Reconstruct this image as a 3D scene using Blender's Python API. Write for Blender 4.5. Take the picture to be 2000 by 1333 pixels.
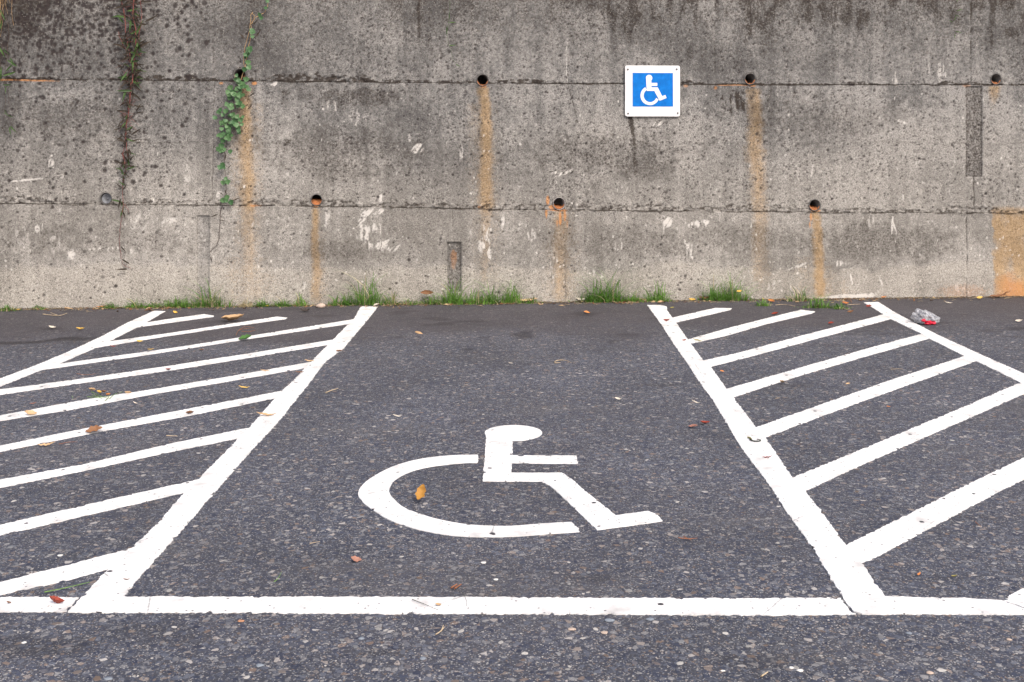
import bpy, bmesh, math, random
import numpy as np
from mathutils import Vector, Matrix
from mathutils.geometry import tessellate_polygon

for o in list(bpy.data.objects): bpy.data.objects.remove(o)
sc = bpy.context.scene
C = sc.collection
R = math.radians
random.seed(7)

# ---------------------------------------------------------------- camera, light
F, CX, HY, HC = 2200.0, 1000.0, 243.0, 1.6       # focal length / principal point in photo pixels, eye height
cam = bpy.data.cameras.new('camera'); camo = bpy.data.objects.new('camera', cam); C.objects.link(camo)
camo.location = (0, 0, HC); camo.rotation_euler = (R(90), 0, 0)
cam.sensor_width = 36; cam.lens = 36*F/2000; cam.shift_y = -(666.5-HY)/2000
cam.clip_start = 0.05; cam.clip_end = 500
sc.camera = camo

SUN_EL, SUN_AZ = 48, 28        # high veiled sun behind the camera, to its right
world = bpy.data.worlds.new('World'); sc.world = world; world.use_nodes = True
wn = world.node_tree; bg = wn.nodes['Background']
sky = wn.nodes.new('ShaderNodeTexSky'); sky.sky_type = 'NISHITA'; sky.sun_disc = False
sky.sun_elevation = R(SUN_EL); sky.sun_rotation = R(180-SUN_AZ)
sky.dust_density = 6.0; sky.air_density = 0.8; sky.ozone_density = 1.0
wn.links.new(sky.outputs[0], bg.inputs[0]); bg.inputs[1].default_value = 0.15
sun = bpy.data.lights.new('sun', 'SUN'); suno = bpy.data.objects.new('sun', sun); C.objects.link(suno)
sun.energy = 1.4; sun.angle = R(22); sun.color = (1.0, 0.95, 0.88)
d = Vector((-math.sin(R(SUN_AZ))*math.cos(R(SUN_EL)), math.cos(R(SUN_AZ))*math.cos(R(SUN_EL)), -math.sin(R(SUN_EL))))
suno.rotation_euler = d.to_track_quat('-Z', 'Y').to_euler()
sc.view_settings.view_transform = 'Standard'; sc.view_settings.look = 'None'
sc.view_settings.exposure = 0.42; sc.view_settings.gamma = 1.0
sc.render.engine = 'CYCLES'

# ---------------------------------------------------------------- helpers
def tag(o, label=None, cat=None, group=None, kind=None):
    if label: o['label'] = label
    if cat: o['category'] = cat
    if group: o['group'] = group
    if kind: o['kind'] = kind
    return o
def link(name, me, mat=None, parent=None):
    o = bpy.data.objects.new(name, me); C.objects.link(o)
    if mat is not None and me is not None and not me.materials: me.materials.append(mat)
    if parent is not None: o.parent = parent
    return o
def mesh(name, verts, faces, mat=None, parent=None, smooth=False):
    me = bpy.data.meshes.new(name); me.from_pydata([tuple(v) for v in verts], [], faces); me.update()
    if smooth: me.polygons.foreach_set('use_smooth', [True]*len(me.polygons))
    return link(name, me, mat, parent)
def bobj(name, bm, mat=None, parent=None, smooth=False):
    me = bpy.data.meshes.new(name); bm.to_mesh(me); bm.free()
    if smooth: me.polygons.foreach_set('use_smooth', [True]*len(me.polygons))
    return link(name, me, mat, parent)
def thing(name, loc, label, cat, group=None):
    o = bpy.data.objects.new(name, None); C.objects.link(o); o.location = loc; o.empty_display_size = .1
    return tag(o, label, cat, group)

# lines of sight of the survey: photo pixel -> the spot on the ground / on the wall it shows
def G(px, py, z=0.0):
    Y = F*(HC-z)/(py-HY); return Vector(((px-CX)/F*Y, Y, z))
WA = Vector((-4.45, 9.78)); WB = Vector((4.77, 10.50))
WS = (WB.y-WA.y)/(WB.x-WA.x); WY0 = WA.y-WS*WA.x        # wall plane: Y = WY0 + WS*X
WN = Vector((WS, -1, 0)).normalized()                     # towards the viewer
WT = Vector((1, WS, 0)).normalized()
def W(px, py, off=0.0):
    k = (px-CX)/F; Y = WY0/(1-WS*k); p = Vector((k*Y, Y, HC-(py-HY)/F*Y)); return p+WN*off
def wallY(X): return WY0+WS*X

# numpy value noise
def lattice(seed, n=256): return np.random.RandomState(seed).rand(n, n)
def vnoise(x, y, seed):
    L = lattice(seed); xi = np.floor(x).astype(int); yi = np.floor(y).astype(int)
    fx = x-xi; fy = y-yi; fx = fx*fx*(3-2*fx); fy = fy*fy*(3-2*fy)
    a = L[yi % 256, xi % 256]; b = L[yi % 256, (xi+1) % 256]; c = L[(yi+1) % 256, xi % 256]; d_ = L[(yi+1) % 256, (xi+1) % 256]
    return (a*(1-fx)+b*fx)*(1-fy)+(c*(1-fx)+d_*fx)*fy
def fbm(x, y, seed, octv=4, gain=.5):
    s = 0; a = 1; t = 0
    for k in range(octv):
        s = s+a*vnoise(x*2**k+17.3*k, y*2**k+5.1*k, seed+k); t += a; a *= gain
    return s/t
def sst(a, b, x):
    t = np.clip((x-a)/(b-a), 0, 1); return t*t*(3-2*t)

# node helpers
class NT:
    def __init__(s, name):
        s.m = bpy.data.materials.new(name); s.m.use_nodes = True; s.t = s.m.node_tree; s.n = s.t.nodes; s.l = s.t.links
        s.b = s.n['Principled BSDF']
    def put(s, sock, v):
        if hasattr(v, 'is_output'): s.l.new(v, sock)
        elif isinstance(v, (tuple, list)) and len(v) == 3 and sock.type == 'RGBA': sock.default_value = (*v, 1)
        elif v is not None: sock.default_value = v
    def tc(s, which='Object'):
        return s.n.new('ShaderNodeTexCoord').outputs[which]
    def mapv(s, v, scale=(1,1,1), loc=(0,0,0), rot=(0,0,0)):
        n = s.n.new('ShaderNodeMapping'); s.put(n.inputs[0], v); n.inputs['Scale'].default_value = scale; n.inputs['Location'].default_value = loc; n.inputs['Rotation'].default_value = rot; return n.outputs[0]
    def noise(s, v, scale, detail=4, rough=.55, dist=0):
        n = s.n.new('ShaderNodeTexNoise'); s.put(n.inputs['Vector'], v); n.inputs['Scale'].default_value = scale; n.inputs['Detail'].default_value = detail; n.inputs['Roughness'].default_value = rough; n.inputs['Distortion'].default_value = dist; return n.outputs['Fac']
    def vor(s, v, scale, feature='F1', rnd=1):
        n = s.n.new('ShaderNodeTexVoronoi'); n.feature = feature; s.put(n.inputs['Vector'], v); n.inputs['Scale'].default_value = scale; n.inputs['Randomness'].default_value = rnd; return n
    def math(s, op, a, b=None, clamp=False):
        n = s.n.new('ShaderNodeMath'); n.operation = op; n.use_clamp = clamp; s.put(n.inputs[0], a)
        if b is not None: s.put(n.inputs[1], b)
        return n.outputs[0]
    def ramp(s, f, stops, interp='LINEAR'):
        n = s.n.new('ShaderNodeValToRGB'); s.put(n.inputs[0], f); cr = n.color_ramp; cr.interpolation = interp
        while len(cr.elements) < len(stops): cr.elements.new(.5)
        for e, (p, c) in zip(cr.elements, stops):
            e.position = p; e.color = (*c, 1) if isinstance(c, tuple) else (c, c, c, 1)
        return n.outputs[0]
    def mix(s, f, a, b, mode='MIX'):
        n = s.n.new('ShaderNodeMix'); n.data_type = 'RGBA'; n.blend_type = mode; s.put(n.inputs[0], f); s.put(n.inputs[6], a); s.put(n.inputs[7], b); return n.outputs[2]
    def attr(s, name):
        n = s.n.new('ShaderNodeAttribute'); n.attribute_name = name; return n
    def sep(s, c):
        n = s.n.new('ShaderNodeSeparateColor'); s.put(n.inputs[0], c); return n.outputs
    def bump(s, h, strength=.5, dist=.01, nrm=None):
        n = s.n.new('ShaderNodeBump'); s.put(n.inputs['Height'], h); n.inputs['Strength'].default_value = strength; n.inputs['Distance'].default_value = dist
        if nrm is not None: s.l.new(nrm, n.inputs['Normal'])
        return n.outputs[0]
    def out(s, col, rough=.8, nrm=None, spec=.3):
        s.put(s.b.inputs['Base Color'], col); s.put(s.b.inputs['Roughness'], rough); s.b.inputs['Specular IOR Level'].default_value = spec
        if nrm is not None: s.l.new(nrm, s.b.inputs['Normal'])
        return s.m
def simple(name, col, rough=.7, var=.25, scale=30, spec=.3, bump=.2, ddist=.004):
    t = NT(name); v = t.tc(); n = t.noise(v, scale, 4)
    lo = tuple(c*(1-var) for c in col); hi = tuple(min(1, c*(1+var)) for c in col)
    return t.out(t.ramp(n, [(.3, lo), (.7, hi)]), rough, t.bump(n, bump, ddist), spec)

# ---------------------------------------------------------------- asphalt ground
t = NT('asphalt'); v = t.tc()
gm = t.sep(t.attr('gmap').outputs['Color'])
warp = t.mapv(v, (1, 1, 1))
va = t.vor(warp, 50); vae = t.vor(warp, 50, 'DISTANCE_TO_EDGE')          # 20 mm aggregate
vb = t.vor(t.mapv(v, (1,1,1), (3,5,0)), 150); vbe = t.vor(t.mapv(v, (1,1,1), (3,5,0)), 150, 'DISTANCE_TO_EDGE')
vc = t.vor(t.mapv(v, (1,1,1), (1,9,0)), 250)
big = t.noise(v, 1.1, 5, .6); mid = t.noise(v, 9, 4)
r1 = t.sep(va.outputs['Color']); r2 = t.sep(vb.outputs['Color']); r3 = t.sep(vc.outputs['Color'])
stone = [(0, (.028,.034,.060)), (.22, (.050,.060,.095)), (.46, (.080,.086,.108)), (.66, (.115,.130,.170)), (.80, (.17,.172,.185)), (.88, (.28,.28,.285)), (.94, (.19,.135,.105)), (1, (.50,.48,.46))]
c1 = t.ramp(r1[0], stone); c2 = t.ramp(r2[1], stone)
binder = (.055,.057,.070)
s1 = t.math('MULTIPLY', t.ramp(vae.outputs['Distance'], [(.02, 0.0), (.10, 1.0)]), t.ramp(r1[2], [(.50, 0.0), (.54, 1.0)]))
s2 = t.math('MULTIPLY', t.ramp(vbe.outputs['Distance'], [(.02, 0.0), (.12, 1.0)]), t.ramp(r2[2], [(.3, 0.0), (.34, 1.0)]))
col = t.mix(t.math('MULTIPLY', s2, .9), binder, c2)
col = t.mix(t.math('MULTIPLY', s1, .85), col, c1)
gl = t.ramp(r3[0], [(.93, 0.0), (.95, 1.0)])                               # tiny pale chips, their glint painted into the colour
col = t.mix(t.math('MULTIPLY', gl, t.math('ADD', .25, t.math('MULTIPLY', r3[1], .55))), col, (.46,.45,.44))
smooth_col = t.mix(gl, t.mix(t.ramp(mid, [(.35, 0.0), (.65, 1.0)]), (.052,.047,.052), (.078,.070,.076)), (.16,.15,.145))
col = t.mix(t.math('MULTIPLY', gm[0], .85), col, smooth_col)
col = t.mix(1, col, t.ramp(big, [(.3, .80), (.7, 1.18)]), 'MULTIPLY')
col = t.mix(gm[1], col, t.mix(.75, col, (.018,.015,.016)))
col = t.mix(t.math('MULTIPLY', gm[2], .5), col, (.16,.15,.145))
h = t.math('ADD', t.math('MULTIPLY', s1, 1.0), t.math('MULTIPLY', s2, .5))
h = t.math('ADD', h, t.math('MULTIPLY', t.noise(v, 300, 2), .6))
M_asphalt = t.out(col, t.ramp(mid, [(.3, .72), (.7, .9)]), t.bump(h, .55, .003), .35)

def grid_coords(a, b, step, far):
    lo = [-far, -far*.5, -far*.25, a-6, a-3, a-1.2]; hi = [b+1.2, b+3, b+6, far*.25, far*.5, far]
    return np.array(lo+list(np.arange(a, b, step))+hi)
gx = grid_coords(-5.4, 5.4, .03, 120); gy = grid_coords(2.9, 10.9, .03, 120)
GXm, GYm = np.meshgrid(gx, gy)
with np.errstate(divide='ignore'):
    Ys = np.where(GYm > .5, GYm, .5)
    gpx = CX+F*GXm/Ys; gpy = HY+F*HC/Ys
n1 = fbm(GXm*1.3, GYm*1.3, 11); n2 = fbm(GXm*9, GYm*9, 12); n3 = fbm(GXm*3.2, GYm*7, 31)
dw = (WY0+WS*GXm)-GYm                                                      # distance in front of the wall
brown = sst(2.2, .9, dw+(n1-.5)*1.6)*.9+.12*sst(.5,.62,n1)
dark = np.zeros_like(GXm)
def gell(px, py, rx, ry, s):
    return s*sst(1.25, .35, np.hypot((gpx-px)/rx, (gpy-py)/ry)+(n2-.5)*1.1)
for e in [(1022,655,26,8,.75),(1030,649,15,4,.6),(1198,668,12,3.5,.6),(913,683,14,3,.6),(945,659,16,2.5,.5),(1130,672,14,2.5,.4),(1500,1290,120,14,.35),(60,1262,150,26,.55),(905,825,8,4,.7),(712,662,18,4,.3),
          (300,1240,140,22,.35),(1190,950,24,5,.5),(740,1275,70,8,.5),(1165,1130,45,7,.35),(930,1165,90,4,.6),(1560,753,50,3,.3),(1270,752,70,3,.5),(1905,1010,55,9,.35),(820,672,20,3,.35),(1830,1130,70,12,.25),
          (1990,642,25,4,.7),(1915,647,14,3,.5),(1240,686,22,2.5,.4),(95,642,30,3,.5),(1420,1285,30,5,.5),(1900,965,30,6,.35)]:
    dark = np.maximum(dark, gell(*e))
# damp seam in front of the wall on the left
seam = 672-(gpx*0.062)+6*(fbm(gpx/60, gpx*0, 5)-.5)
dark = np.maximum(dark, .85*sst(4.5, 1.5, np.abs(gpy-seam)+(n2-.5)*4)*sst(225, 150, gpx)*sst(-900,-600,gpx))
dark = np.maximum(dark, .55*sst(.16, .0, dw+(n2-.5)*.18))                   # soil line at the foot of the wall
dark = np.maximum(dark, .5*sst(.66, .76, n3)*sst(2.8,1.6,dw))
light = sst(.62,.8,fbm(GXm*.9+4, GYm*2.2, 41))*.35*sst(8.6, 6.5, GYm)
nx, ny = len(gx), len(gy)
verts = np.stack([GXm.ravel(), GYm.ravel(), np.zeros(nx*ny)], 1)
idx = np.arange(nx*ny).reshape(ny, nx)
faces = np.stack([idx[:-1,:-1].ravel(), idx[:-1,1:].ravel(), idx[1:,1:].ravel(), idx[1:,:-1].ravel()], 1)
def fast_mesh(name, verts, faces):
    me = bpy.data.meshes.new(name); me.vertices.add(len(verts)); me.vertices.foreach_set('co', np.asarray(verts, np.float32).ravel())
    k = faces.shape[1]; me.loops.add(faces.size); me.loops.foreach_set('vertex_index', faces.ravel().astype(np.int32))
    me.polygons.add(len(faces)); me.polygons.foreach_set('loop_start', np.arange(0, faces.size, k, dtype=np.int32)); me.polygons.foreach_set('loop_total', np.full(len(faces), k, np.int32))
    me.update(calc_edges=True); return me
def put_attr(me, name, chans):
    a = me.attributes.new(name, 'FLOAT_COLOR', 'POINT'); n = len(me.vertices)
    d_ = np.ones((n, 4), np.float32)
    for i, c in enumerate(chans): d_[:, i] = np.clip(c, 0, 1)
    a.data.foreach_set('color', d_.ravel())
me = fast_mesh('asphalt_ground', verts, faces); put_attr(me, 'gmap', [brown.ravel(), dark.ravel(), light.ravel()])
ground = link('asphalt_ground', me, M_asphalt); tag(ground, kind='structure')

# ---------------------------------------------------------------- retaining wall: stain maps (raster over the wall face, photo-pixel units)
X0, X1, Y0, Y1 = -560, 2560, -170, 640
yy, xx = np.mgrid[Y0:Y1, X0:X1].astype(np.float32)
J1 = np.interp(xx[0], [-560,0,170,420,670,1000,1400,2000,2560], [148,153.5,157,158,161,163.5,165.5,166.5,168])
J2 = np.interp(xx[0], [-560,0,200,420,670,1000,1340,1665,2000,2560], [393,398,400,401.5,404,410.5,413,415.6,417,420])
j1w = 1.3*(fbm(xx[0]/22, xx[0]*0, 51)-.5)*2; j2w = 1.5*(fbm(xx[0]/20, xx[0]*0, 52)-.5)*2
d1 = yy-(J1+j1w); d2 = yy-(J2+j2w)
N = {}
def nz(sx, sy, seed, o=4): 
    k = (sx, sy, seed, o)
    if k not in N: N[k] = fbm(xx/sx+50, yy/sy+50, seed, o)
    return N[k]
cloud = nz(170, 130, 61, 5); patch = nz(45, 38, 62, 4); fine = nz(9, 9, 63, 3); vstr = nz(13, 190, 64, 4); grit = nz(3.0, 3.0, 65, 2); hstr = nz(120, 6, 66, 3)
rust = np.zeros_like(xx); dark = np.zeros_like(xx); white = np.zeros_like(xx); orange = np.zeros_like(xx); pale = np.zeros_like(xx)
def box(xa, xb, ya, yb):
    return (slice(max(0, int(ya)-Y0), max(0, min(Y1-Y0, int(yb)-Y0))), slice(max(0, int(xa)-X0), max(0, min(X1-X0, int(xb)-X0))))
def streak(arr, x0, y0, x1, y1, w0, w1, s0, s1, soft=.75, warp=8):
    sl_ = box(min(x0,x1)-2.4*max(w0,w1)-8, max(x0,x1)+2.4*max(w0,w1)+8, y0-4, y1+30); X_, Y_ = xx[sl_], yy[sl_]
    if X_.size == 0: return
    t_ = np.clip((Y_-y0)/(y1-y0), 0, 1); cx = x0+(x1-x0)*t_+warp*(fbm(Y_[:, :1]/35, Y_[:, :1]*0+x0, 71)-.5)
    w = w0+(w1-w0)*t_; s = s0+(s1-s0)*t_
    m = sst(1+soft, 1-soft, np.abs(X_-cx)/w+(fine[sl_]-.5)*.7)*s*sst(-2, 4, Y_-y0)*sst(y1+25, y1-25, Y_)
    m = m*(.45+.8*vstr[sl_])*(.75+.5*grit[sl_]); arr[sl_] = np.maximum(arr[sl_], m)
# drain stains
streak(rust, 945,170, 951,420, 10,15, 1.0,.75); streak(rust, 951,300, 946,560, 15,9, .6,.22); streak(rust, 940,200, 955,560, 24,30, .28,.12)
streak(rust, 478,172, 484,420, 13,14, .85,.8); streak(rust, 484,380, 486,560, 12,16, .55,.3); streak(rust, 478,200, 486,500, 30,24, .35,.2)
streak(rust, 1470,172, 1478,330, 12,16, .85,.7); streak(rust, 1478,290, 1482,440, 18,14, .7,.4); streak(rust, 1482,380,1488,560, 14,18,.5,.25)
streak(rust, 616,406, 617,590, 6,10, 1.2,.6); streak(rust, 620,450,624,590,14,14,.2,.2)
streak(rust, 1094,412, 1098,590, 14,18, .6,.42); streak(rust, 1094,412, 1100,590, 30,34, .2,.2)
streak(rust, 1592,412, 1603,590, 8,11, 1.2,.8); streak(rust, 1583,500,1620,590,30,50,.2,.25)
streak(rust, 1944,168, 1940,205, 11,6, .9,.4); streak(rust, 480,500,490,590,40,50,.2,.25)
rb = sst(1937,1944, xx+(fine-.5)*10+(patch-.5)*14)*sst(2140,2010,xx)*sst(398,412,yy)
rust = np.maximum(rust, rb*(.15+1.3*nz(14,40,77))*(.6+.8*(nz(70,30,78))))
orange = np.maximum(orange, sst(1915,1975,xx)*sst(2200,2010,xx)*sst(520,560,yy+(patch-.5)*50)*.75)
orange = np.maximum(orange, sst(90,20,np.hypot((xx-1880)/1.0,(yy-570)*3))*.35)
def blob(arr, x, y, rx, ry, s, ang=0, k=.9, tex=None):
    rm = max(rx, ry)*1.9+3; sl_ = box(x-rm, x+rm, y-rm, y+rm)
    ca, sa = math.cos(ang), math.sin(ang); dx = xx[sl_]-x; dy = yy[sl_]-y
    q = np.hypot((dx*ca+dy*sa)/rx, (-dx*sa+dy*ca)/ry)
    m = sst(1.25, .45, q+(patch[sl_]-.5)*k+(fine[sl_]-.5)*k)*s
    if tex is not None: m = m*tex[sl_]
    arr[sl_] = np.maximum(arr[sl_], m)
for b in [(1070,392,4,12,1),(1077,405,8,5,1),(1090,411,24,2.6,1),(1067,418,3,12,.9),(1094,425,3,18,1),(1103,420,3,14,.9),(1088,436,2,9,.7),(1108,440,2,12,.5),(1100,455,2,10,.4),
          (1586,410,3.5,5,1),(1583,425,2.2,12,1),(1581,440,2.0,8,.8),(1597,412,9,2,.9),(943,168,8,4,.9),(497,163,6,4,1),(432,163,5,3,.9),(1943,163,7,5,.9),(618,403,6,4,.9),(936,405,5,4,.6),(1340,168,5,4,.6),(1398,172,4,4,.7),(1888,168,10,4,.5),(1470,168,9,3,.7),(500,402,14,2,.7)]:
    blob(orange, *b, k=.5)
orange = np.maximum(orange, sst(3.2,.6,np.abs(d1-2.5))*sst(150,60,xx)*sst(-30,20,xx+30)*.95)
orange = np.maximum(orange, sst(2.6,.4,np.abs(d1-1.5))*sst(1395,1410,xx)*sst(1475,1450,xx)*.8)
blob(orange, 887,500,6,14,.5); blob(orange, 886,515,8,20,.45)
# black growth: running down, along the pour lines; heavy at the top, where shade is painted in with it
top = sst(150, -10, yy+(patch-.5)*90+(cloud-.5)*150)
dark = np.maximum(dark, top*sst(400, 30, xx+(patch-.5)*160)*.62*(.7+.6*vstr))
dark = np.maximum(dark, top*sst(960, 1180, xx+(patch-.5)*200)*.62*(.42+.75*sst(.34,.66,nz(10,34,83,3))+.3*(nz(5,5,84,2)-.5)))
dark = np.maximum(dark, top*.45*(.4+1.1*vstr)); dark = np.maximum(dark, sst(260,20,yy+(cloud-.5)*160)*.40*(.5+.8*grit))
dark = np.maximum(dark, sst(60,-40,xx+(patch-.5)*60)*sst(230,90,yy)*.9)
for s_ in [(1456,-40,1464,80,13,6,1.0,.7),(1440,-40,1446,30,22,10,.5,.2),(816,-60,819,85,4.5,3,1.0,.7),(1232,222,1242,350,5,3.5,1.05,.7),(1244,330,1246,420,3,2,.5,.3),(1263,230,1280,300,2,1.5,.5,.4),(1550,168,1551,215,4,3,.6,.3),
           (555,175,556,215,9,6,.75,.4),(590,170,588,196,7,4,.6,.3),(560,270,557,305,8,7,.7,.5),(770,175,776,215,9,5,.55,.3),(1720,-40,1745,60,22,10,.6,.3),(1820,-30,1850,110,60,30,.45,.25),
           (1275,-30,1262,70,70,20,.55,.25),(1050,-30,1045,45,40,20,.5,.3),(297,-20,297,200,7,4,.3,.3),(1185,-40,1240,60,60,30,.5,.2),(190,-30,200,60,60,40,.6,.4),(90,-30,95,110,60,40,.6,.4),(1655,410,1650,560,80,70,.18,.12),(700,-30,700,70,120,60,.25,.15)]:
    streak(dark, *s_)
blob(dark, 1435,200,34,34,.85,tex=sst(.42,.62,nz(6,26,81,3))); blob(dark, 1500,195,22,30,.5,tex=sst(.45,.65,nz(6,26,82,3)))
blob(dark, 700,190,120,24,.5); blob(dark, 770,470,60,30,.2); blob(dark, 1250,480,220,36,.36); blob(dark,1700,475,200,45,.40); blob(dark,640,300,200,60,.40); blob(dark,200,470,240,36,.36); blob(dark,1200,300,180,50,.42); blob(dark,130,230,180,60,.38); blob(dark,1600,230,200,60,.36); blob(dark,450,60,300,60,.3); blob(dark,1500,470,180,40,.36); blob(dark,1120,460,160,30,.30); blob(dark,650,490,120,22,.36)
# pour-line bands: broken, dirty lip just above each joint
thick1 = 6+13*sst(.45,.7,fbm(xx[0]/70, xx[0]*0, 91))+0*J1; thick1 = thick1*np.where(xx[0] > 930, .5, 1)
thick2 = 8+9*sst(.35,.7,fbm(xx[0]/60, xx[0]*0, 92))
band1 = sst(-1.0,-.75,d1/thick1+(fine-.5)*.7)*sst(1.6,.4,d1); band2 = sst(-1.0,-.8,d2/thick2+(fine-.5)*.7)*sst(1.5,.3,d2)
dark = np.maximum(dark, band1*sst(.25,.6,nz(7,4,93,3))*.95*(.6+.6*grit)); dark = np.maximum(dark, band2*sst(.32,.65,nz(6,4,94,3))*.70*(.6+.6*grit))
line1 = sst(1.9,.5,np.abs(d1-.3)); line2 = sst(1.9,.5,np.abs(d2-.3))
dark = np.maximum(dark, line1*sst(.3,.55,nz(26,40,95,3))); dark = np.maximum(dark, line2*sst(.30,.55,nz(26,40,96,3))*.8)
white = np.maximum(white, .10*band2*sst(.55,.7,nz(8,4,97,3)))
# vertical seams of the formwork  (x, top, bottom, strength)
seams = [(418,-170,157,.4,416),(906,-170,162,.45,904),(1397,-170,165,.6,1397),(1899,-170,166,.95,1897),(418,158,401,.6,414),(907,163,408,.35,903),(1399,166,413,.3,1402),(1903,345,417,.85,1903),
         (884,411,472,.85,886),(1386,414,520,.4,1384),(1887,417,585,.75,1886),(1105,470,585,.35,1103)]
groove = np.zeros_like(xx)
for (sx, ya, yb, s_, sx2) in seams:
    cx = sx+(sx2-sx)*np.clip((yy[:,:1]-ya)/(yb-ya),0,1)+3.2*(fbm(yy[:,:1]/14, yy[:,:1]*0+sx, 99)-.5)
    m = sst(1.7,.4,np.abs(xx-cx))*(yy > ya)*(yy < yb)
    dark = np.maximum(dark, m*s_*sst(.32,.62,nz(10,12,101,3))*1.1); groove = np.maximum(groove, m*s_*sst(.25,.6,nz(10,12,101,3)))
# faint board marks
for (ya, s_, a, b) in [(280,.55,-560,2560),(505,.3,-560,2560),(85,.4,560,2560),(120,.35,1480,1900),(455,.35,600,1500),(135,.3,1400,1620),(40,.3,20,400)]:
    m = sst(1.3,.3,np.abs(yy-ya-4*(fbm(xx[:1]/60, xx[:1]*0+ya, 98)-.5)))*sst(.5,.62,nz(70,30,103,3))*(xx > a)*(xx < b)
    dark = np.maximum(dark, m*s_)
# cracks
def poly_line(arr, pts, w, s):
    for (ax, ay), (bx, by) in zip(pts[:-1], pts[1:]):
        sl_ = box(min(ax,bx)-4, max(ax,bx)+5, min(ay,by)-4, max(ay,by)+5); X_, Y_ = xx[sl_]+1.5*(fine[sl_]-.5), yy[sl_]+5*(fine[sl_]-.5)
        L2 = (bx-ax)**2+(by-ay)**2; t_ = np.clip(((X_-ax)*(bx-ax)+(Y_-ay)*(by-ay))/L2, 0, 1)
        q = np.hypot(X_-ax-t_*(bx-ax), Y_-ay-t_*(by-ay)); arr[sl_] = np.maximum(arr[sl_], s*sst(w+.7, w-.5, q))
poly_line(dark, [(1109,165),(1120,205),(1127,236),(1136,252)], .8, .75); blob(dark,1127,238,4,4,.6)
poly_line(white, [(1110,75),(1106,100),(1108,160)], .7, .5)
poly_line(dark, [(1125,262),(1150,266),(1172,273),(1190,276)], .8, .55)
poly_line(dark, [(150,277),(200,276),(300,280),(370,277),(410,278)], .7, .5)
poly_line(dark, [(942,440),(941,470),(942,500),(938,515)], .7, .5)
poly_line(dark, [(1104,470),(1103,500),(1105,580)], .8, .55)
poly_line(dark, [(1700,278),(1740,276),(1790,279)], .8, .6); poly_line(dark, [(1940,283),(2000,279)], .8, .5)
poly_line(dark, [(1605,131),(1640,129)], .6, .6); poly_line(dark, [(1560,131),(1600,135)], .6, .4)
# bottom band: cleaner, warmer cement; paler general tone low down
lowb = sst(505, 530, yy+(patch-.5)*34+(cloud-.5)*16)
pale = np.maximum(pale, lowb*.85)
pale = np.maximum(pale, .45*sst(150,420,yy+(cloud-.5)*160))
# white scuffs
vs = sst(.42,.62,nz(3.5,16,111,3)); ds = sst(.45,.6,fbm((xx*.8+yy*.6)/4, (yy*.8-xx*.6)/26, 112, 3))
for (x,y,rx,ry,s_,a,tx) in [(715,425,10,22,1,.55,ds),(740,420,9,14,.7,.6,ds),(735,462,34,26,.75,.2,vs),(765,480,20,14,.5,.2,ds),(75,432,10,22,.8,-.1,vs),(127,412,14,8,.6,0,vs),(45,460,20,24,.35,0,vs),
        (140,497,9,10,.6,0,vs),(108,478,12,20,.4,0,vs),(815,290,12,9,.75,-.5,ds),(800,270,7,9,.4,0,vs),(1304,432,12,12,1,.2,ds),(1300,445,6,12,.7,0,vs),(985,432,12,20,.7,0,vs),(950,470,16,40,.6,0,vs),(1037,460,10,14,.7,0,vs),
        (1007,446,12,5,.6,0,vs),(1345,485,12,20,.5,0,vs),(1350,440,8,5,.8,0,vs),(1371,437,14,8,.7,0,vs),(1340,480,4,14,1,-.4,vs),(1352,497,4,18,1,-.35,vs),(1465,435,12,10,.5,0,vs),(1208,483,10,14,.55,0,vs),(1318,480,10,12,.6,0,vs),
        (1098,340,24,3.5,.9,-.4,ds),(1083,338,6,4,.9,-.4,vs),(640,425,8,22,.45,0,vs),(270,445,18,26,.35,.5,ds),(340,430,30,7,.4,-.3,ds),(210,485,50,3,.7,-.05,vs),(255,490,10,8,.5,0,vs),(900,300,6,26,.4,0,vs),(820,350,8,8,.3,0,vs),
        (120,345,5,4,.5,0,vs),(95,320,10,10,.6,0,vs),(50,352,46,2,.6,-.1,None),(1600,240,20,4,.3,0,ds),(1765,240,14,3,.6,.4,ds),(1280,243,18,5,.65,-.3,ds),(1085,515,14,14,.4,0,vs),(1700,430,8,18,.4,0,vs),(1742,440,2,18,.9,.05,None),
        (1747,445,1.6,12,.8,-.3,None),(1585,340,6,30,.3,0,vs),(1766,370,3,24,.6,.1,vs),(1790,320,6,26,.4,.1,vs),(1662,545,1.5,14,.9,-.2,None),(1720,550,1.2,10,.6,-.4,None),(1638,515,8,8,.6,0,vs),(1560,520,30,4,.4,-.3,ds),
        (1650,580,50,5,.75,-.06,None),(745,388,6,7,.6,0,vs),(1840,140,12,30,.4,0,vs),(1810,130,14,24,.35,0,vs),(1750,150,6,20,.4,0,vs),(1875,560,16,10,.4,0,vs),(655,210,5,18,.6,0,vs),(640,200,4,14,.4,0,vs),(540,165,16,4,.8,0,vs),
        (1060,390,20,6,.3,0,vs),(590,560,12,10,.4,0,vs),(700,225,30,20,.25,0,vs),(560,340,60,30,.18,0,vs),(1155,540,20,14,.3,0,vs),(430,380,10,8,.4,0,vs),(370,350,10,8,.35,0,vs),(1520,560,30,14,.3,0,vs),(225,350,20,8,.25,0,vs)]:
    blob(white, x,y,rx,ry,s_,a,.8,tx)
for (ax,ay,bx,by,s_) in [(1270,480,1330,560,.35),(1570,425,1700,445,.3),(300,535,375,560,.35),(1380,300,1395,420,.3),(1300,100,1302,140,.3)]: poly_line(white, [(ax,ay),(bx,by)], .5, s_)
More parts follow.
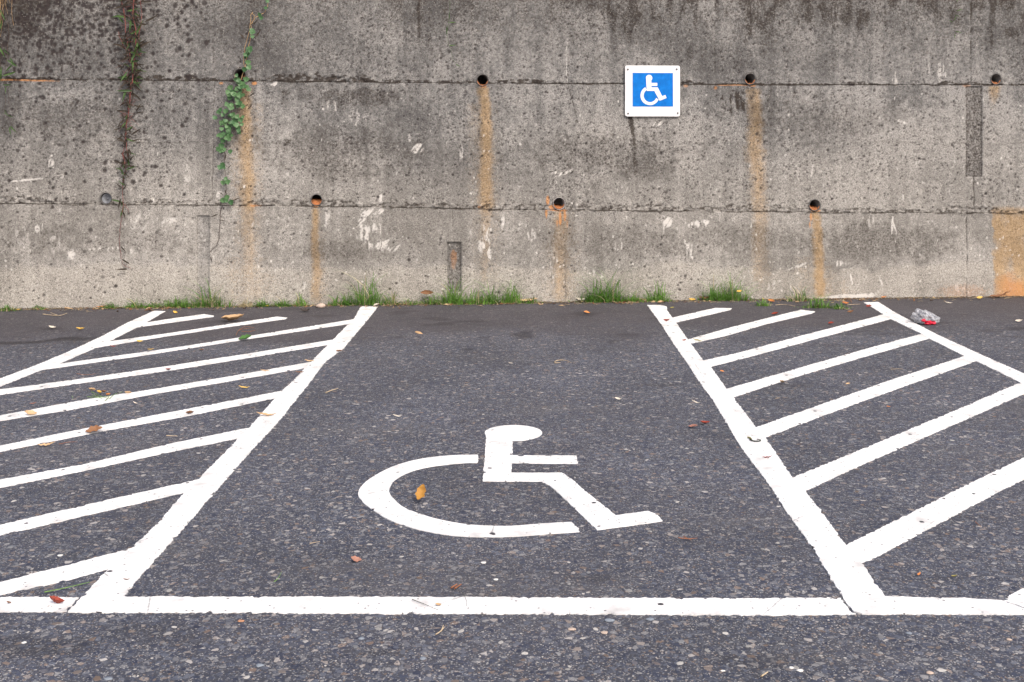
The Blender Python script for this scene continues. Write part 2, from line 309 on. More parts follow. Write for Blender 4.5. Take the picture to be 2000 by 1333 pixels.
# random small scrapes low on the wall
rs = np.random.RandomState(5)
def stamp(arr, x, y, rx, ry, s):
    xa, xb = int(x-rx-3)-X0, int(x+rx+4)-X0; ya, yb = int(y-ry-3)-Y0, int(y+ry+4)-Y0
    if xa < 0 or ya < 0 or xb >= arr.shape[1] or yb >= arr.shape[0]: return
    q = np.hypot((xx[ya:yb,xa:xb]-x)/rx, (yy[ya:yb,xa:xb]-y)/ry); sub = arr[ya:yb,xa:xb]
    np.maximum(sub, s*np.clip((1.25-q)/.5, 0, 1), out=sub)
for k in range(1500):
    x = rs.uniform(-500,2500); y = rs.uniform(180,585) if rs.rand() < .7 else rs.uniform(420,585)
    stamp(white, x, y, rs.uniform(.8,2.0), rs.uniform(.8,3.5), rs.uniform(.15,.55))
# pits and lichen spots
pit = np.zeros_like(xx)
dens = .25+.75*sst(470,150,xx)*sst(420,330,yy)+.35*sst(480,700,xx)*0
dens = dens+.30*sst(560,620,xx)*sst(420,380,yy)-.13*sst(1350,1600,xx)-.12*sst(395,420,yy)
dens = dens*(.35+1.3*sst(.38,.6,patch))
for k in range(44000):
    x = rs.uniform(X0+8, X1-8); y = rs.uniform(Y0+8, 590); dl = dens[int(y)-Y0, int(x)-X0]
    if rs.rand() > dl: continue
    r = .9+.9*rs.rand()+(2.0*rs.rand()**3 if rs.rand() < .35 else 0)*(1.5 if x < 420 else .6)
    stamp(pit, x, y, r*rs.uniform(.8,1.15), r*rs.uniform(.7,1.1), rs.uniform(.55,1.25))
for k in range(42000):
    x = rs.uniform(X0+8, X1-8); y = rs.uniform(Y0+8, 592); stamp(pit, x, y, rs.uniform(.6,1.2), rs.uniform(.6,1.0), rs.uniform(.3,.85))
spk = np.clip(dens*.75+.15, 0, 1)
for k in range(5200):        # blotches of black lichen in the upper left
    x = rs.uniform(X0+10, 470); y = rs.uniform(Y0+10, 165)
    q = np.clip((430-x)/330, 0, 1)*np.clip((165-y)/110, 0, 1)
    if rs.rand() > q*1.1*(.3+1.4*patch[int(y)-Y0, int(x)-X0]): continue
    r = rs.uniform(1.4, 3.4)+2.2*rs.rand()**3; stamp(pit, x, y, r*rs.uniform(.8,1.2), r*rs.uniform(.8,1.3), rs.uniform(.8,1.25))
tone = cloud*.40+patch*.22+fine*.13+vstr*.25-.035*sst(400,415,yy)*sst(520,500,yy)-.04*sst(220,0,yy)-.02*sst(260,40,xx)  # cloudy tone; darker top and left edge are vignette put into the colour
def samp(arr, px, py):
    fx = np.clip(px-X0, 0, arr.shape[1]-2); fy = np.clip(py-Y0, 0, arr.shape[0]-2); i = fx.astype(int); j = fy.astype(int); fx = fx-i; fy = fy-j
    return (arr[j,i]*(1-fx)+arr[j,i+1]*fx)*(1-fy)+(arr[j+1,i]*(1-fx)+arr[j+1,i+1]*fx)*fy

t = NT('weathered_concrete'); v = t.tc()
A = t.attr('stain'); B = t.attr('grime'); a = t.sep(A.outputs['Color']); b = t.sep(B.outputs['Color'])
nf = t.noise(v, 120, 3, .65); nm = t.noise(v, 30, 4, .6); ng = t.noise(v, 330, 2, .6); nb_ = t.noise(v, 62, 4, .7)
base = t.ramp(t.math('ADD', t.math('MULTIPLY', b[2], .65), t.math('MULTIPLY', nm, .35)), [(.36, (.110,.107,.105)), (.46, (.180,.176,.170)), (.57, (.300,.290,.276))])
base = t.mix(b[1], base, t.mix(.48, base, (.54,.495,.425)))                      # paler cement low on the wall
base = t.mix(1, base, t.ramp(nf, [(.30, .50), (.48, .98), (.72, 1.55)]), 'MULTIPLY')
base = t.mix(1, base, t.ramp(ng, [(.3, .60), (.7, 1.35)]), 'MULTIPLY')
def masked(m, n, k, lo, hi):
    return t.ramp(t.math('ADD', m, t.math('MULTIPLY', t.math('SUBTRACT', n, .5), k)), [(lo, 0.0), (hi, 1.0)])
rm_ = masked(a[0], nb_, 1.0, .08, .80)
c = t.mix(t.math('MULTIPLY', rm_, .9), base, t.mix(1, base, (1.18,.90,.60), 'MULTIPLY'))
c = t.mix(t.math('MULTIPLY', rm_, .22), c, (.42,.27,.12))
c = t.mix(t.math('MULTIPLY', masked(a[2], nb_, 1.2, .10, .50), .75), c, (.72,.69,.65))
c = t.mix(t.math('MULTIPLY', masked(A.outputs['Alpha'], nb_, .8, .2, .8), .85), c, t.mix(nm, (.62,.31,.12), (.46,.20,.08)))
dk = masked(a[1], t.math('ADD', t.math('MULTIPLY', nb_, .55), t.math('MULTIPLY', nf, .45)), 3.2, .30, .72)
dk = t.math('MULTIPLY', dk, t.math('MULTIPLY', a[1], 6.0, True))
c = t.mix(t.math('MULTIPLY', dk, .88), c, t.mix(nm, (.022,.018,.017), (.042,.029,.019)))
def spots(scale, rad, loc, s_off, sparse):
    vo = t.vor(t.mapv(v, (1,1,1), loc), scale); rc = t.sep(vo.outputs['Color'])
    dd = t.math('ADD', vo.outputs['Distance'], t.math('MULTIPLY', t.math('SUBTRACT', nf, .5), .35))
    thr = t.math('MULTIPLY', t.math('POWER', rc[0], 2.0), rad)
    inside = t.math('MULTIPLY', t.math('SUBTRACT', t.math('ADD', thr, .06), dd), 12.0, True)
    on = t.math('GREATER_THAN', t.math('SUBTRACT', t.attr('grime').outputs['Alpha'], s_off), t.math('MULTIPLY', rc[1], sparse))
    return t.math('MULTIPLY', inside, on)
sp1 = spots(66, .27, (0,0,0), .12, .95); sp2 = spots(110, .42, (4,2,1), 0.0, .75)
spm = t.math('MAXIMUM', t.math('MAXIMUM', sp1, t.math('MULTIPLY', sp2, .85)), b[0])
c = t.mix(t.math('MULTIPLY', spm, .90), c, t.mix(nm, (.024,.021,.025), (.048,.036,.031)))
crumb = t.vor(v, 75); cc_ = t.sep(crumb.outputs['Color'])
cr = t.math('MULTIPLY', t.math('LESS_THAN', crumb.outputs['Distance'], .22), t.math('GREATER_THAN', cc_[0], .86))
c = t.mix(t.math('MULTIPLY', cr, .5), c, (.60,.56,.50))
hh = t.math('SUBTRACT', t.math('ADD', t.math('MULTIPLY', nf, 1.0), t.math('MULTIPLY', ng, .5)), t.math('MULTIPLY', spm, 1.2))
M_conc = t.out(c, .93, t.bump(hh, .5, .004), .15)

# wall geometry: three concrete lifts, each split into panels by the formwork seams
CS = .0085
xs_vis = np.arange(-4.75, 5.05, CS)
xs_all = np.concatenate([np.linspace(-9, -4.8, 22), xs_vis, np.linspace(5.1, 9, 20)])
WTOP = 3.32
holes = [(468,146,12.0),(942.5,157,12.0),(1465,154.5,11.5),(1945,155,11.0),(207,388,11.5),(618,391,11.5),(1092,398,12.0),(1591,401,11.5)]
def to_px(X, Z): Y = WY0+WS*X; return CX+F*X/Y, HY+F*(HC-Z)/Y
def z_of(py, X): Y = WY0+WS*X; return HC-(py-HY)/F*Y
def seamX(px): k = (px-CX)/F; return k*WY0/(1-WS*k)
wall = thing('retaining_wall', (0, WY0, 0), 'weathered grey concrete retaining wall with rust streaks and drain holes behind the bays', 'wall')
PX = CX+F*xs_all/(WY0+WS*xs_all)
xsr = np.arange(X0, X1)
j1x = np.interp(PX, xsr, J1); j2x = np.interp(PX, xsr, J2)
zt = np.full_like(xs_all, WTOP); zj1 = z_of(j1x, xs_all); zj2 = z_of(j2x, xs_all); zb = np.full_like(xs_all, -.05)
hole_w = [(W(hx, hy), hr/F*W(hx, hy).y) for hx, hy, hr in holes]
patches = [(384,409,421,590,.014),(872,900,473,571,.016),(1885,1918,168,347,.014)]       # chased-out slots
lifts = [(zj1, zt, 150, -.014, [418,906,1397,1899]), (zj2, zj1, 140, -.002, [417,905,1400,1903]), (zb, zj2, 100, .010, [384,885,1385,1887])]
for li, (zlo, zhi, _, off, sm) in enumerate(lifts):
    nr = int(np.max(zhi-zlo)/CS)+1
    tt = np.linspace(0, 1, nr)[:, None]
    X = np.repeat(xs_all[None, :], nr, 0); Z = zlo[None, :]*(1-tt)+zhi[None, :]*tt
    px, py = to_px(X, Z)
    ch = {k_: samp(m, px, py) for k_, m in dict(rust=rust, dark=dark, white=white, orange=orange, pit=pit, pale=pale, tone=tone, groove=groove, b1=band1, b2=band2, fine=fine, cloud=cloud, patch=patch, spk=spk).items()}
    dsp = off+(ch['cloud']-.5)*.020+(ch['patch']-.5)*.006+(ch['fine']-.5)*.002-ch['groove']*.008-ch['pit']*.0035
    rough_n = fbm(px/7, py/4, 131, 3)
    dsp = dsp+(ch['b1']+ch['b2'])*((rough_n-.45)*.026)
    for (ax, bx, ay, by, dp) in patches:
        inside = sst(0,1.2,px-ax-1)*sst(0,1.2,bx+1-px)*sst(0,1.2,py-ay)*sst(0,1.2,by-py); dsp = dsp-inside*dp*(.8+.5*rough_n)
        edge = inside*(1-inside)*4
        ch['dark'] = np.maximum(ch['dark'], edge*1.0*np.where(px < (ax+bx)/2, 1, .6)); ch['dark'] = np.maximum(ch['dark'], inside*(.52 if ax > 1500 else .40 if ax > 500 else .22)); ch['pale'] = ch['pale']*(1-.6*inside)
    # drain holes: drop the cells inside, draw the rim cells onto the circle
    Yp = WY0+WS*X; keep = np.ones((nr-1, len(xs_all)-1), bool)
    Xc = (X[:-1,:-1]+X[1:,1:])/2; Zc = (Z[:-1,:-1]+Z[1:,1:])/2; sl = math.sqrt(1+WS*WS)
    for hp, hr in hole_w:
        q = np.hypot((Xc-hp.x)*sl, Zc-hp.z); inh = q < hr
        if not inh.any(): continue
        keep &= ~inh
        vin = np.zeros(X.shape, bool)
        for dy in (0,1):
            for dx in (0,1): vin[dy:nr-1+dy, dx:len(xs_all)-1+dx] |= inh
        r_ = np.hypot((X-hp.x)*sl, Z-hp.z); r_ = np.where(r_ < 1e-6, 1, r_); sel = vin
        f_ = np.where(sel, hr/r_, 1)
        X = np.where(sel, hp.x+(X-hp.x)*f_, X); Z = np.where(sel, hp.z+(Z-hp.z)*f_, Z)
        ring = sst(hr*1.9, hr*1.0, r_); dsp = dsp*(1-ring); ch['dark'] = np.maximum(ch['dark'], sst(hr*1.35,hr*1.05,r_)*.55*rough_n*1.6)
    Yp = WY0+WS*X
    P = np.stack([X+WN.x*dsp, Yp+WN.y*dsp, Z], -1)
    # ledge: the top edge of each lift turns back into the wall
    back = P[-1:].copy()-np.array([WN.x, WN.y, 0])*.05
    P = np.concatenate([P, back], 0)
    front_b = P[:1].copy()-np.array([WN.x, WN.y, 0])*.05; P = np.concatenate([front_b, P], 0)
    keep = np.concatenate([np.ones((1, keep.shape[1]), bool), keep, np.ones((1, keep.shape[1]), bool)], 0)
    for k_ in ch: ch[k_] = np.concatenate([ch[k_][:1], ch[k_], ch[k_][-1:]], 0)
    cuts = [0]+[int(np.argmin(np.abs(xs_all-seamX(s_)))) for s_ in sm]+[len(xs_all)-1]
    for pi in range(len(cuts)-1):
        i0, i1 = cuts[pi], cuts[pi+1]
        Pp = P[:, i0:i1+1].copy(); nrr, ncc = Pp.shape[:2]
        Q = Pp.reshape(-1, 3); Q = Q-np.array([0, WY0, 0])
        id_ = np.arange(nrr*ncc).reshape(nrr, ncc); kk = keep[:, i0:i1]
        fc = np.stack([id_[:-1,:-1][kk], id_[:-1,1:][kk], id_[1:,1:][kk], id_[1:,:-1][kk]], 1)
        me = fast_mesh('panel', Q, fc)
        g = lambda k_: ch[k_][:, i0:i1+1].ravel()
        st = me.attributes.new('stain', 'FLOAT_COLOR', 'POINT')
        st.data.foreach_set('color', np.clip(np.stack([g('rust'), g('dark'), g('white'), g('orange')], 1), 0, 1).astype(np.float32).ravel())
        put_attr(me, 'grime', [g('pit'), g('pale'), g('tone'), g('spk')])
        me.polygons.foreach_set('use_smooth', [True]*len(me.polygons))
        link('panel', me, M_conc, wall)
# body of the wall behind the panels (ends, top, back)
M_core = simple('concrete_body', (.24,.225,.205), .92, .2, 20)
a_ = Vector((-9, wallY(-9)-WY0, 0)); b_ = Vector((9, wallY(9)-WY0, 0)); n_ = -WN
core_v = []
for z in (-.3, WTOP): core_v += [a_+n_*.03+Vector((0,0,z)), b_+n_*.03+Vector((0,0,z)), b_+n_*.60+Vector((0,0,z)), a_+n_*.60+Vector((0,0,z))]
mesh('wall_body', core_v, [(4,5,6,7),(1,2,6,5),(2,3,7,6),(3,0,4,7)], M_core, wall)
cap_v = []
for z in (WTOP+.002, WTOP+.11): cap_v += [a_-n_*.05+Vector((0,0,z)), b_-n_*.05+Vector((0,0,z)), b_+n_*.64+Vector((0,0,z)), a_+n_*.64+Vector((0,0,z))]
mesh('coping', cap_v, [(3,2,1,0),(4,5,6,7),(0,1,5,4),(1,2,6,5),(2,3,7,6),(3,0,4,7)], M_core, wall)
# bank of soil held by the wall
M_soil = simple('bank_soil', (.07,.075,.035), .95, .5, 6, bump=.8, ddist=.05)
bk = []; 
for i in range(25):
    for j in range(9):
        s_ = -1+2*i/24; bx = s_*40; by = wallY(0)+WS*max(-9,min(9,bx))+.62+ (j/8)**1.5*40
        bk.append((bx, by, WTOP-.06+(j/8)**1.3*5+random.uniform(-.1,.15)*(j > 0)))
mesh('hillside', bk, [(j+9*i, j+9*(i+1), j+1+9*(i+1), j+1+9*i) for i in range(24) for j in range(8)], M_soil, smooth=True)['kind'] = 'structure'

# drain pipes set in the wall
M_pvc = simple('old_grey_plastic_pipe', (.11,.105,.10), .6, .35, 40)
M_pvcw = simple('pale_plastic_pipe', (.36,.34,.33), .5, .2, 40)
M_pipedirt = simple('orange_silt', (.36,.14,.055), .9, .45, 60, bump=.8)
M_pipedark = simple('blackened_pipe', (.05,.042,.038), .8, .3, 60)
def ring_tube(r0, r1, depth, proud, n=28):
    # open tube along -normal, front lip annulus
    vs, fs = [], []
    prof = [(r1, -.01), (r1, proud), (r0, proud), (r0, -depth)]
    for (r, dpt) in prof:
        for k in range(n):
            an = 2*math.pi*k/n; vs.append(WT*(r*math.cos(an))+Vector((0,0,r*math.sin(an)))+WN*dpt)
    for p in range(len(prof)-1):
        for k in range(n): fs.append((p*n+k, p*n+(k+1) % n, (p+1)*n+(k+1) % n, (p+1)*n+k))
    fs.append(tuple((len(prof)-1)*n+k for k in range(n)))
    return vs, fs
base_w = Vector((0, WY0, 0))
for i, ((hp, hr), (hx, hy, _)) in enumerate(zip(hole_w, holes)):
    e = bpy.data.objects.new('drain_pipe', None); C.objects.link(e); e.parent = wall; e.location = hp-base_w; e.empty_display_size = .05
    rim = M_pvcw if hx == 1092 else M_pvc
    vs, fs = ring_tube(hr*(.90 if hx != 1092 else .96), hr*1.03, .28, .006 if hx != 1092 else .010)
    mesh('pipe_wall', vs, fs, rim if hx in (1092,) else M_pvc, e, True)
    # silt lying in the pipe
    if hx in (618,1092,1591,1945,942.5,468,1465):
        dep = {618:.55,1591:.42,1092:.30,1945:.34,942.5:.16,1465:.14,468:.1}[hx]
        sv, sf = [], []; n = 12
        for j in range(6):
            dd = -.003-.045*j
            zt_ = -hr*.88*(1-2*dep*(.55+.45*random.random()*(1 if j else 1)))
            if j == 0: zt_ = -hr*.80
            half = math.sqrt(max(1e-6, (hr*.88)**2-zt_**2))
            for k in range(n+1):
                sv.append(WT*(-half+2*half*k/n)+Vector((0,0,zt_-abs(k/n-.5)*0+random.uniform(-.003,.003)))+WN*dd)
        for j in range(5):
            for k in range(n): sf.append((j*(n+1)+k, j*(n+1)+k+1, (j+1)*(n+1)+k+1, (j+1)*(n+1)+k))
        m0 = len(sv)
        for k in range(n+1):
            an = math.pi+math.pi*k/n; sv.append(WT*(hr*.88*math.cos(an))+Vector((0,0,hr*.88*math.sin(an)))+WN*(-.002))
        sf.append(tuple([m0+k for k in range(n+1)]+[k for k in range(n, -1, -1)]))
        mesh('silt', sv, sf, M_pipedirt, e)
    if hx == 207:      # newer grey corrugated hose pushed into the hole
        M_hose = simple('grey_hose', (.20,.21,.23), .4, .3, 30, spec=.5)
        sv, sf = [], []; n = 24; prof = [(.86,-.12),(.86,-.02),(.80,-.006),(.70,-.006),(.66,-.03),(.60,-.012),(.52,-.012),(.48,-.04),(.40,-.02),(.32,-.02),(.28,-.05),(.2,-.05),(.16,-.02),(.02,-.02)]
        for (r, dpt) in prof:
            for k in range(n):
                an = 2*math.pi*k/n; sv.append(WT*(hr*r*math.cos(an)+.004)+Vector((0,0,hr*r*math.sin(an)-.002))+WN*dpt)
        for p in range(len(prof)-1):
            for k in range(n): sf.append((p*n+k, p*n+(k+1) % n, (p+1)*n+(k+1) % n, (p+1)*n+k))
        mesh('hose', sv, sf, M_hose, e, True)

# ---------------------------------------------------------------- white road markings (thick thermoplastic)
t = NT('white_marking'); v = t.tc('Object')
n1_ = t.noise(v, 6, 5, .6); n2_ = t.noise(v, 60, 4, .6); vd = t.vor(t.mapv(v, (1,1,1), (.3,.7,0)), 20)
vs_ = t.vor(v, 55)
rr = t.sep(vd.outputs['Color']); rs_ = t.sep(vs_.outputs['Color'])
colp = t.mix(t.ramp(n1_, [(.50, 0.0), (.72, .9)]), (.84,.84,.83), (.50,.49,.48))
sp = t.math('MULTIPLY', t.ramp(t.math('ADD', vs_.outputs['Distance'], t.math('MULTIPLY', n2_, .5)), [(.44, 1.0), (.50, 0.0)]), t.ramp(rs_[1], [(.84, 0.0), (.86, 1.0)]))
chip = t.math('MULTIPLY', t.ramp(t.math('ADD', vd.outputs['Distance'], t.math('MULTIPLY', n2_, .35)), [(.36, 1.0), (.41, 0.0)]), t.ramp(rr[0], [(.88, 0.0), (.885, 1.0)]))
ck = t.vor(t.mapv(v, (1,1,1), (0,0,0)), 2.3, 'DISTANCE_TO_EDGE')
ckn = t.math('ADD', ck.outputs['Distance'], t.math('MULTIPLY', t.math('SUBTRACT', n2_, .5), .03))
crack = t.math('MULTIPLY', t.ramp(ckn, [(.002, 1.0), (.007, 0.0)]), t.ramp(t.noise(v, 1.7, 3), [(.50, 0.0), (.56, 1.0)]))
m_ = t.math('MAXIMUM', t.math('MAXIMUM', t.math('MULTIPLY', sp, .8), chip), t.math('MULTIPLY', crack, .55))
colp = t.mix(m_, colp, (.055,.053,.060))
M_paint = t.out(colp, .55, t.bump(t.math('SUBTRACT', t.math('MULTIPLY', n2_, .3), m_), .35, .003), .4)

prng = random.Random(3)
def ragged(pts, step=.008, amp=.0035, smoothpts=None):
    out = []; n = len(pts)
    area = sum(pts[i].x*pts[(i+1) % n].y-pts[(i+1) % n].x*pts[i].y for i in range(n)); sgn = 1 if area > 0 else -1
    w = 0.0; notch = 0; nd = 0
    for i in range(n):
        p, q = pts[i], pts[(i+1) % n]; L = (q-p).length; k = max(1, int(L/step)); e = (q-p)/max(L,1e-9); nv = Vector((e.y, -e.x))*sgn
        for j in range(k):
            w = .35*w+prng.gauss(0, amp*.8)
            if notch > 0: notch -= 1
            elif prng.random() < .03: notch = prng.randint(1, 3); nd = prng.uniform(.003, .012)*(1 if prng.random() < .85 else 1.8)
            off = w-(nd if notch else 0)
            f = min(1, j/2, (k-j)/2) if k > 3 else .3
            out.append(p+e*(L*j/k)+nv*off*(f if j else .3))
    return out
def marking(name, polys, parent=None, z=.004, label=None, group=None, cat=None, amp=.0026, step=.008):
    # polys: outline in photo pixels, laid on the ground
    pts = [G(*p).xy for p in polys]; c = Vector((0, 0))
    for p in pts: c += p
    c /= len(pts)
    rp = ragged([p-c for p in pts], step, amp)
    tris = tessellate_polygon([[Vector((p.x, p.y, 0)) for p in rp]])
    n = len(rp); vs = [(p.x, p.y, z) for p in rp]+[(p.x, p.y, -.002) for p in rp]
    fs = [tuple(t_) for t_ in tris]+[(i, (i+1) % n, n+(i+1) % n, n+i) for i in range(n)]
    bm = bmesh.new(); bv = [bm.verts.new(p) for p in vs]
    for f in fs:
        try: bm.faces.new([bv[i] for i in f])
        except ValueError: pass
    bmesh.ops.recalc_face_normals(bm, faces=bm.faces)
    for f in list(bm.faces)[:0]: pass
    o = bobj(name, bm, M_paint, parent); o.location = (c.x, c.y, 0)
    if parent is not None: o.location = Vector((c.x, c.y, 0))-parent.location
    if label: tag(o, label, cat, group)
    return o
def ext(a, b, x):      # extend line a->b to x
    tt_ = (x-a[0])/(b[0]-a[0]); return (x, a[1]+(b[1]-a[1])*tt_)

LINES = 'thick white boundary lines of the bay'
marking('boundary_line', [(705,600),(692,623),(670,645),(650,665),(609,707),(566,752),(549,766),(487,837),(398,927),(389,938),(360,964),(310,1022),(258,1072),(214,1111),(178,1150),(133,1197),(214,1197.5),(241,1167),(278,1122),(335,1059),(383,1005),(429,952),(479,895),(549,818),(598,757),(636,707),(670,682),(705,641),(738,600)],
        z=.0045, label='thick white line along the left side of the wheelchair bay', cat='line marking', group=LINES)
marking('boundary_line', [(1264,597),(1275,612),(1293,637),(1310,664),(1340,707),(1363,743),(1394,785),(1447,875),(1507,955),(1531,994),(1591,1077),(1644,1166),(1655,1183),(1668,1196),(1684,1201),(1800,1201),(1798,1169),(1729,1167),(1683,1103),(1652,1067),(1612,1012),(1573,962),(1548,935),(1494,856),(1476,836),(1432,778),(1419,761),(1389,719),(1374,706),(1350,674),(1340,660),(1320,631),(1303,608),(1302,600),(1290,597)],
        z=.0045, label='thick white line along the right side of the wheelchair bay, under the curled pod', cat='line marking', group=LINES)
ul = [(300,608.5),(248,632),(201,657),(130,690),(67,716),(0,741)]; ll = [(323,609),(280,634),(201,674),(110,714),(80,724),(0,756)]
marking('boundary_line', ul+[(-200,815)]+[(-200,832)]+ll[::-1], z=.0045, label='far left boundary line, closing the left striped area', cat='line marking', group=LINES)
ur = [(1687,592),(1715,591),(1749,612),(1832,655.5),(1916,694),(2000,731)]; lr = [(1703,601),(1725,615),(1739,624),(1796,651),(1816,663),(1884,697),(1908,707),(1992,748),(2020,762)]
marking('boundary_line', ur+[(2240,836),(2240,866)]+lr[::-1], z=.0045, label='white line closing the right striped area, beside the crumpled plastic bag', cat='line marking', group=LINES)
FR = 'pieces of the long front line'
marking('front_line', [(-260,1170),(60,1168.5),(153,1169.5),(146,1178),(130,1196),(60,1196.5),(-260,1196)], label='short left piece of the front line, with a crushed red leaf on it', cat='line marking', group=FR)
marking('front_line', [(216,1167.5),(450,1168),(670,1168),(1000,1169),(1340,1171),(1500,1171),(1641,1170),(1652,1185),(1663,1199),(1672,1201),(1531,1203.5),(1340,1202),(1000,1200.5),(670,1199.5),(430,1198),(170,1197.2)], label='long middle piece of the front line closing the wheelchair bay', cat='line marking', group=FR, amp=.0032)
marking('front_line', [(1772,1168.8),(1860,1170),(1955,1174.5),(2000,1191),(2050,1202),(1772,1201)], label='right piece of the front line beyond the wheelchair bay, ending at a slanting crack', cat='line marking', group=FR, z=.0040)
GL_, GR_ = 'stripes of the left hatched area', 'stripes of the right hatched area'
left = [
 ([(268,634),(330,624),(399,614.5),(417,617.5)], [(417,619.5),(340,630),(262,641)], False, 'shortest stripe of the left hatched area, nearest the wall'),
 ([(200,670),(335,651),(440,635),(541,619.5),(561,621.5)], [(558,624),(435,641),(308,660.5),(180,681)], False, 'second stripe from the wall on the left, with a long dry leaf curl across it'),
 ([(100,714),(335,681),(502,655),(670,628),(694,624)], [(690,632),(502,660.5),(268,697),(80,723.5)], False, 'third stripe from the wall on the left, touched by the green leaf'),
 ([(0,762),(167,740),(335,715),(502,689),(665,662)], [(660,671),(502,697),(335,724),(167,748),(0,772)], True, 'fourth stripe from the wall on the left, just below the small red-brown leaf'),
 ([(0,813),(117,791),(181,779.5),(301,761),(435,738.6),(620,706)], [(612,717),(435,747.6),(301,770.4),(134,802),(0,823)], True, 'left stripe under the heap of leaf bits and needles'),
 ([(0,872),(167,838),(335,806),(565,762)], [(560,774),(368,813),(201,843),(0,883.5)], True, 'left stripe with the large brown leaf touching its lower edge'),
 ([(0,938.5),(167,907.7),(335,867.5),(500,834)], [(490,852),(335,883),(167,920),(0,953.6)], True, 'left stripe below the long pale seed pod, third from the front line'),
 ([(0,1027),(201,980),(405,934)], [(395,955),(201,1000),(0,1047)], True, 'left stripe second from the front line'),
 ([(0,1139),(124,1107.6),(275,1068)], [(262,1098),(134,1134),(0,1163)], True, 'left stripe nearest the camera, above the thin green grass blade')]
for up, lo, ex, lb in left:
    if ex: up = [ext(up[0], up[1], -190)]+up; lo = lo+[ext(lo[-1], lo[-2], -190)]
    marking('hatch_stripe', up+lo, z=.0033, label=(('white '+lb) if len(lb.split()) < 16 else lb), cat='stripe marking', group=GL_)
right = [
 ([(1306,623.5),(1330,617.6),(1397,602.5),(1430,603)], [(1427,606),(1380,617),(1330,628.7),(1312,632)], 'shortest stripe of the right hatched area, nearest the wall'),
 ([(1330,668),(1343,664.5),(1430,639.7),(1564,606),(1592,609.5)], [(1584,613.5),(1497,633.7),(1417,657),(1340,674)], 'second stripe from the wall on the right, with a rusty leaf on its upper edge'),
 ([(1362,708),(1447,689),(1564,657),(1698,622.6),(1732,613)], [(1745,622.5),(1615,657),(1497,689),(1378,720)], 'third stripe from the wall on the right'),
 ([(1405,765),(1564,719),(1698,680.6),(1808,651)], [(1822,660),(1698,695),(1564,734),(1422,780)], 'fourth stripe from the wall on the right, in the middle of the hatched area'),
 ([(1462,841),(1598,793.5),(1732,746),(1895,693)], [(1915,703),(1765,756),(1631,804),(1482,860)], 'stripe on the right that starts beside the curled pod on the boundary line'),
 ([(1535,940),(1665,886.6),(1765,845),(1866,803),(2005,743),(2200,660)], [(2200,684),(2000,770),(1899,814.6),(1799,858),(1665,917),(1560,966)], 'long right stripe chipped by two black spots'),
 ([(1640,1073),(1782,1002),(1926,930),(2000,895),(2200,800)], [(2200,843),(2000,938),(1956,958.5),(1852,1014),(1759,1064),(1670,1110)], 'widest right stripe in front, crossed by thin cracks'),
 ([(1957,1174),(2000,1149),(2200,1032)], [(2200,1086),(2030,1200),(2000,1188)], 'corner of a stripe cut off by the lower right edge of the photo')]
for up, lo, lb in right: marking('hatch_stripe', up+lo, z=.0033, label=(('white '+lb) if len(lb.split()) < 16 else lb), cat='stripe marking', group=GR_)

def smooth_curve(pts, sub=6):
    out = []
    for i in range(len(pts)-1):
        p0 = pts[max(i-1,0)]; p1 = pts[i]; p2 = pts[i+1]; p3 = pts[min(i+2,len(pts)-1)]
        for s_ in range(sub):
            u = s_/sub
            out.append(tuple(.5*((2*p1[k])+(-p0[k]+p2[k])*u+(2*p0[k]-5*p1[k]+4*p2[k]-p3[k])*u*u+(-p0[k]+3*p1[k]-3*p2[k]+p3[k])*u**3) for k in (0,1)))
    return out+[pts[-1]]
sym = thing('wheelchair_symbol', G(990, 950), 'large white wheelchair symbol painted on the asphalt in the middle of the bay', 'road symbol')
outer = [(933,890),(884,891),(821,898),(770,912),(730,932),(707,950),(699.5,966),(705,978),(718,990),(757,1015.4),(811,1034),(871,1045.6),(928,1050),(1005,1049),(1072,1044),(1132,1040)]
inner = [(1116,1021.5),(1065,1024),(1005,1029),(958,1029),(904,1025),(844,1013),(791,994),(768,975),(760,962),(764,948.6),(774,937),(804,921.8),(847,911.8),(904,905.5),(932,905)]
marking('wheel', smooth_curve(outer)+[(1130,1033)]+smooth_curve(inner)+[(934.5,897)], sym, amp=.0016, z=.004)
head = [(1002.7+56*math.cos(a_), 847-15*math.sin(a_)) for a_ in np.linspace(-math.pi/2+.03, math.pi+.25, 40)]
body = head+[(949.7,857),(947,890),(944.7,922),(943,941),(1000,941.5),(1057,941.5),(1074,950),(1110,983),(1166,1036.5),(1230,1028),(1294,1019),(1284,1008),(1266,1000),(1235,1004),(1203,1008.7),(1142,960),(1120,940),(1097,925),(1050,925.3),(998,925),(1000,905.5),(1060,906.5),(1128,906.7),(1127,897),(1126,891.6),(1001,891),(1001,862)]
marking('seated_figure', body, sym, amp=.0016, z=.004)

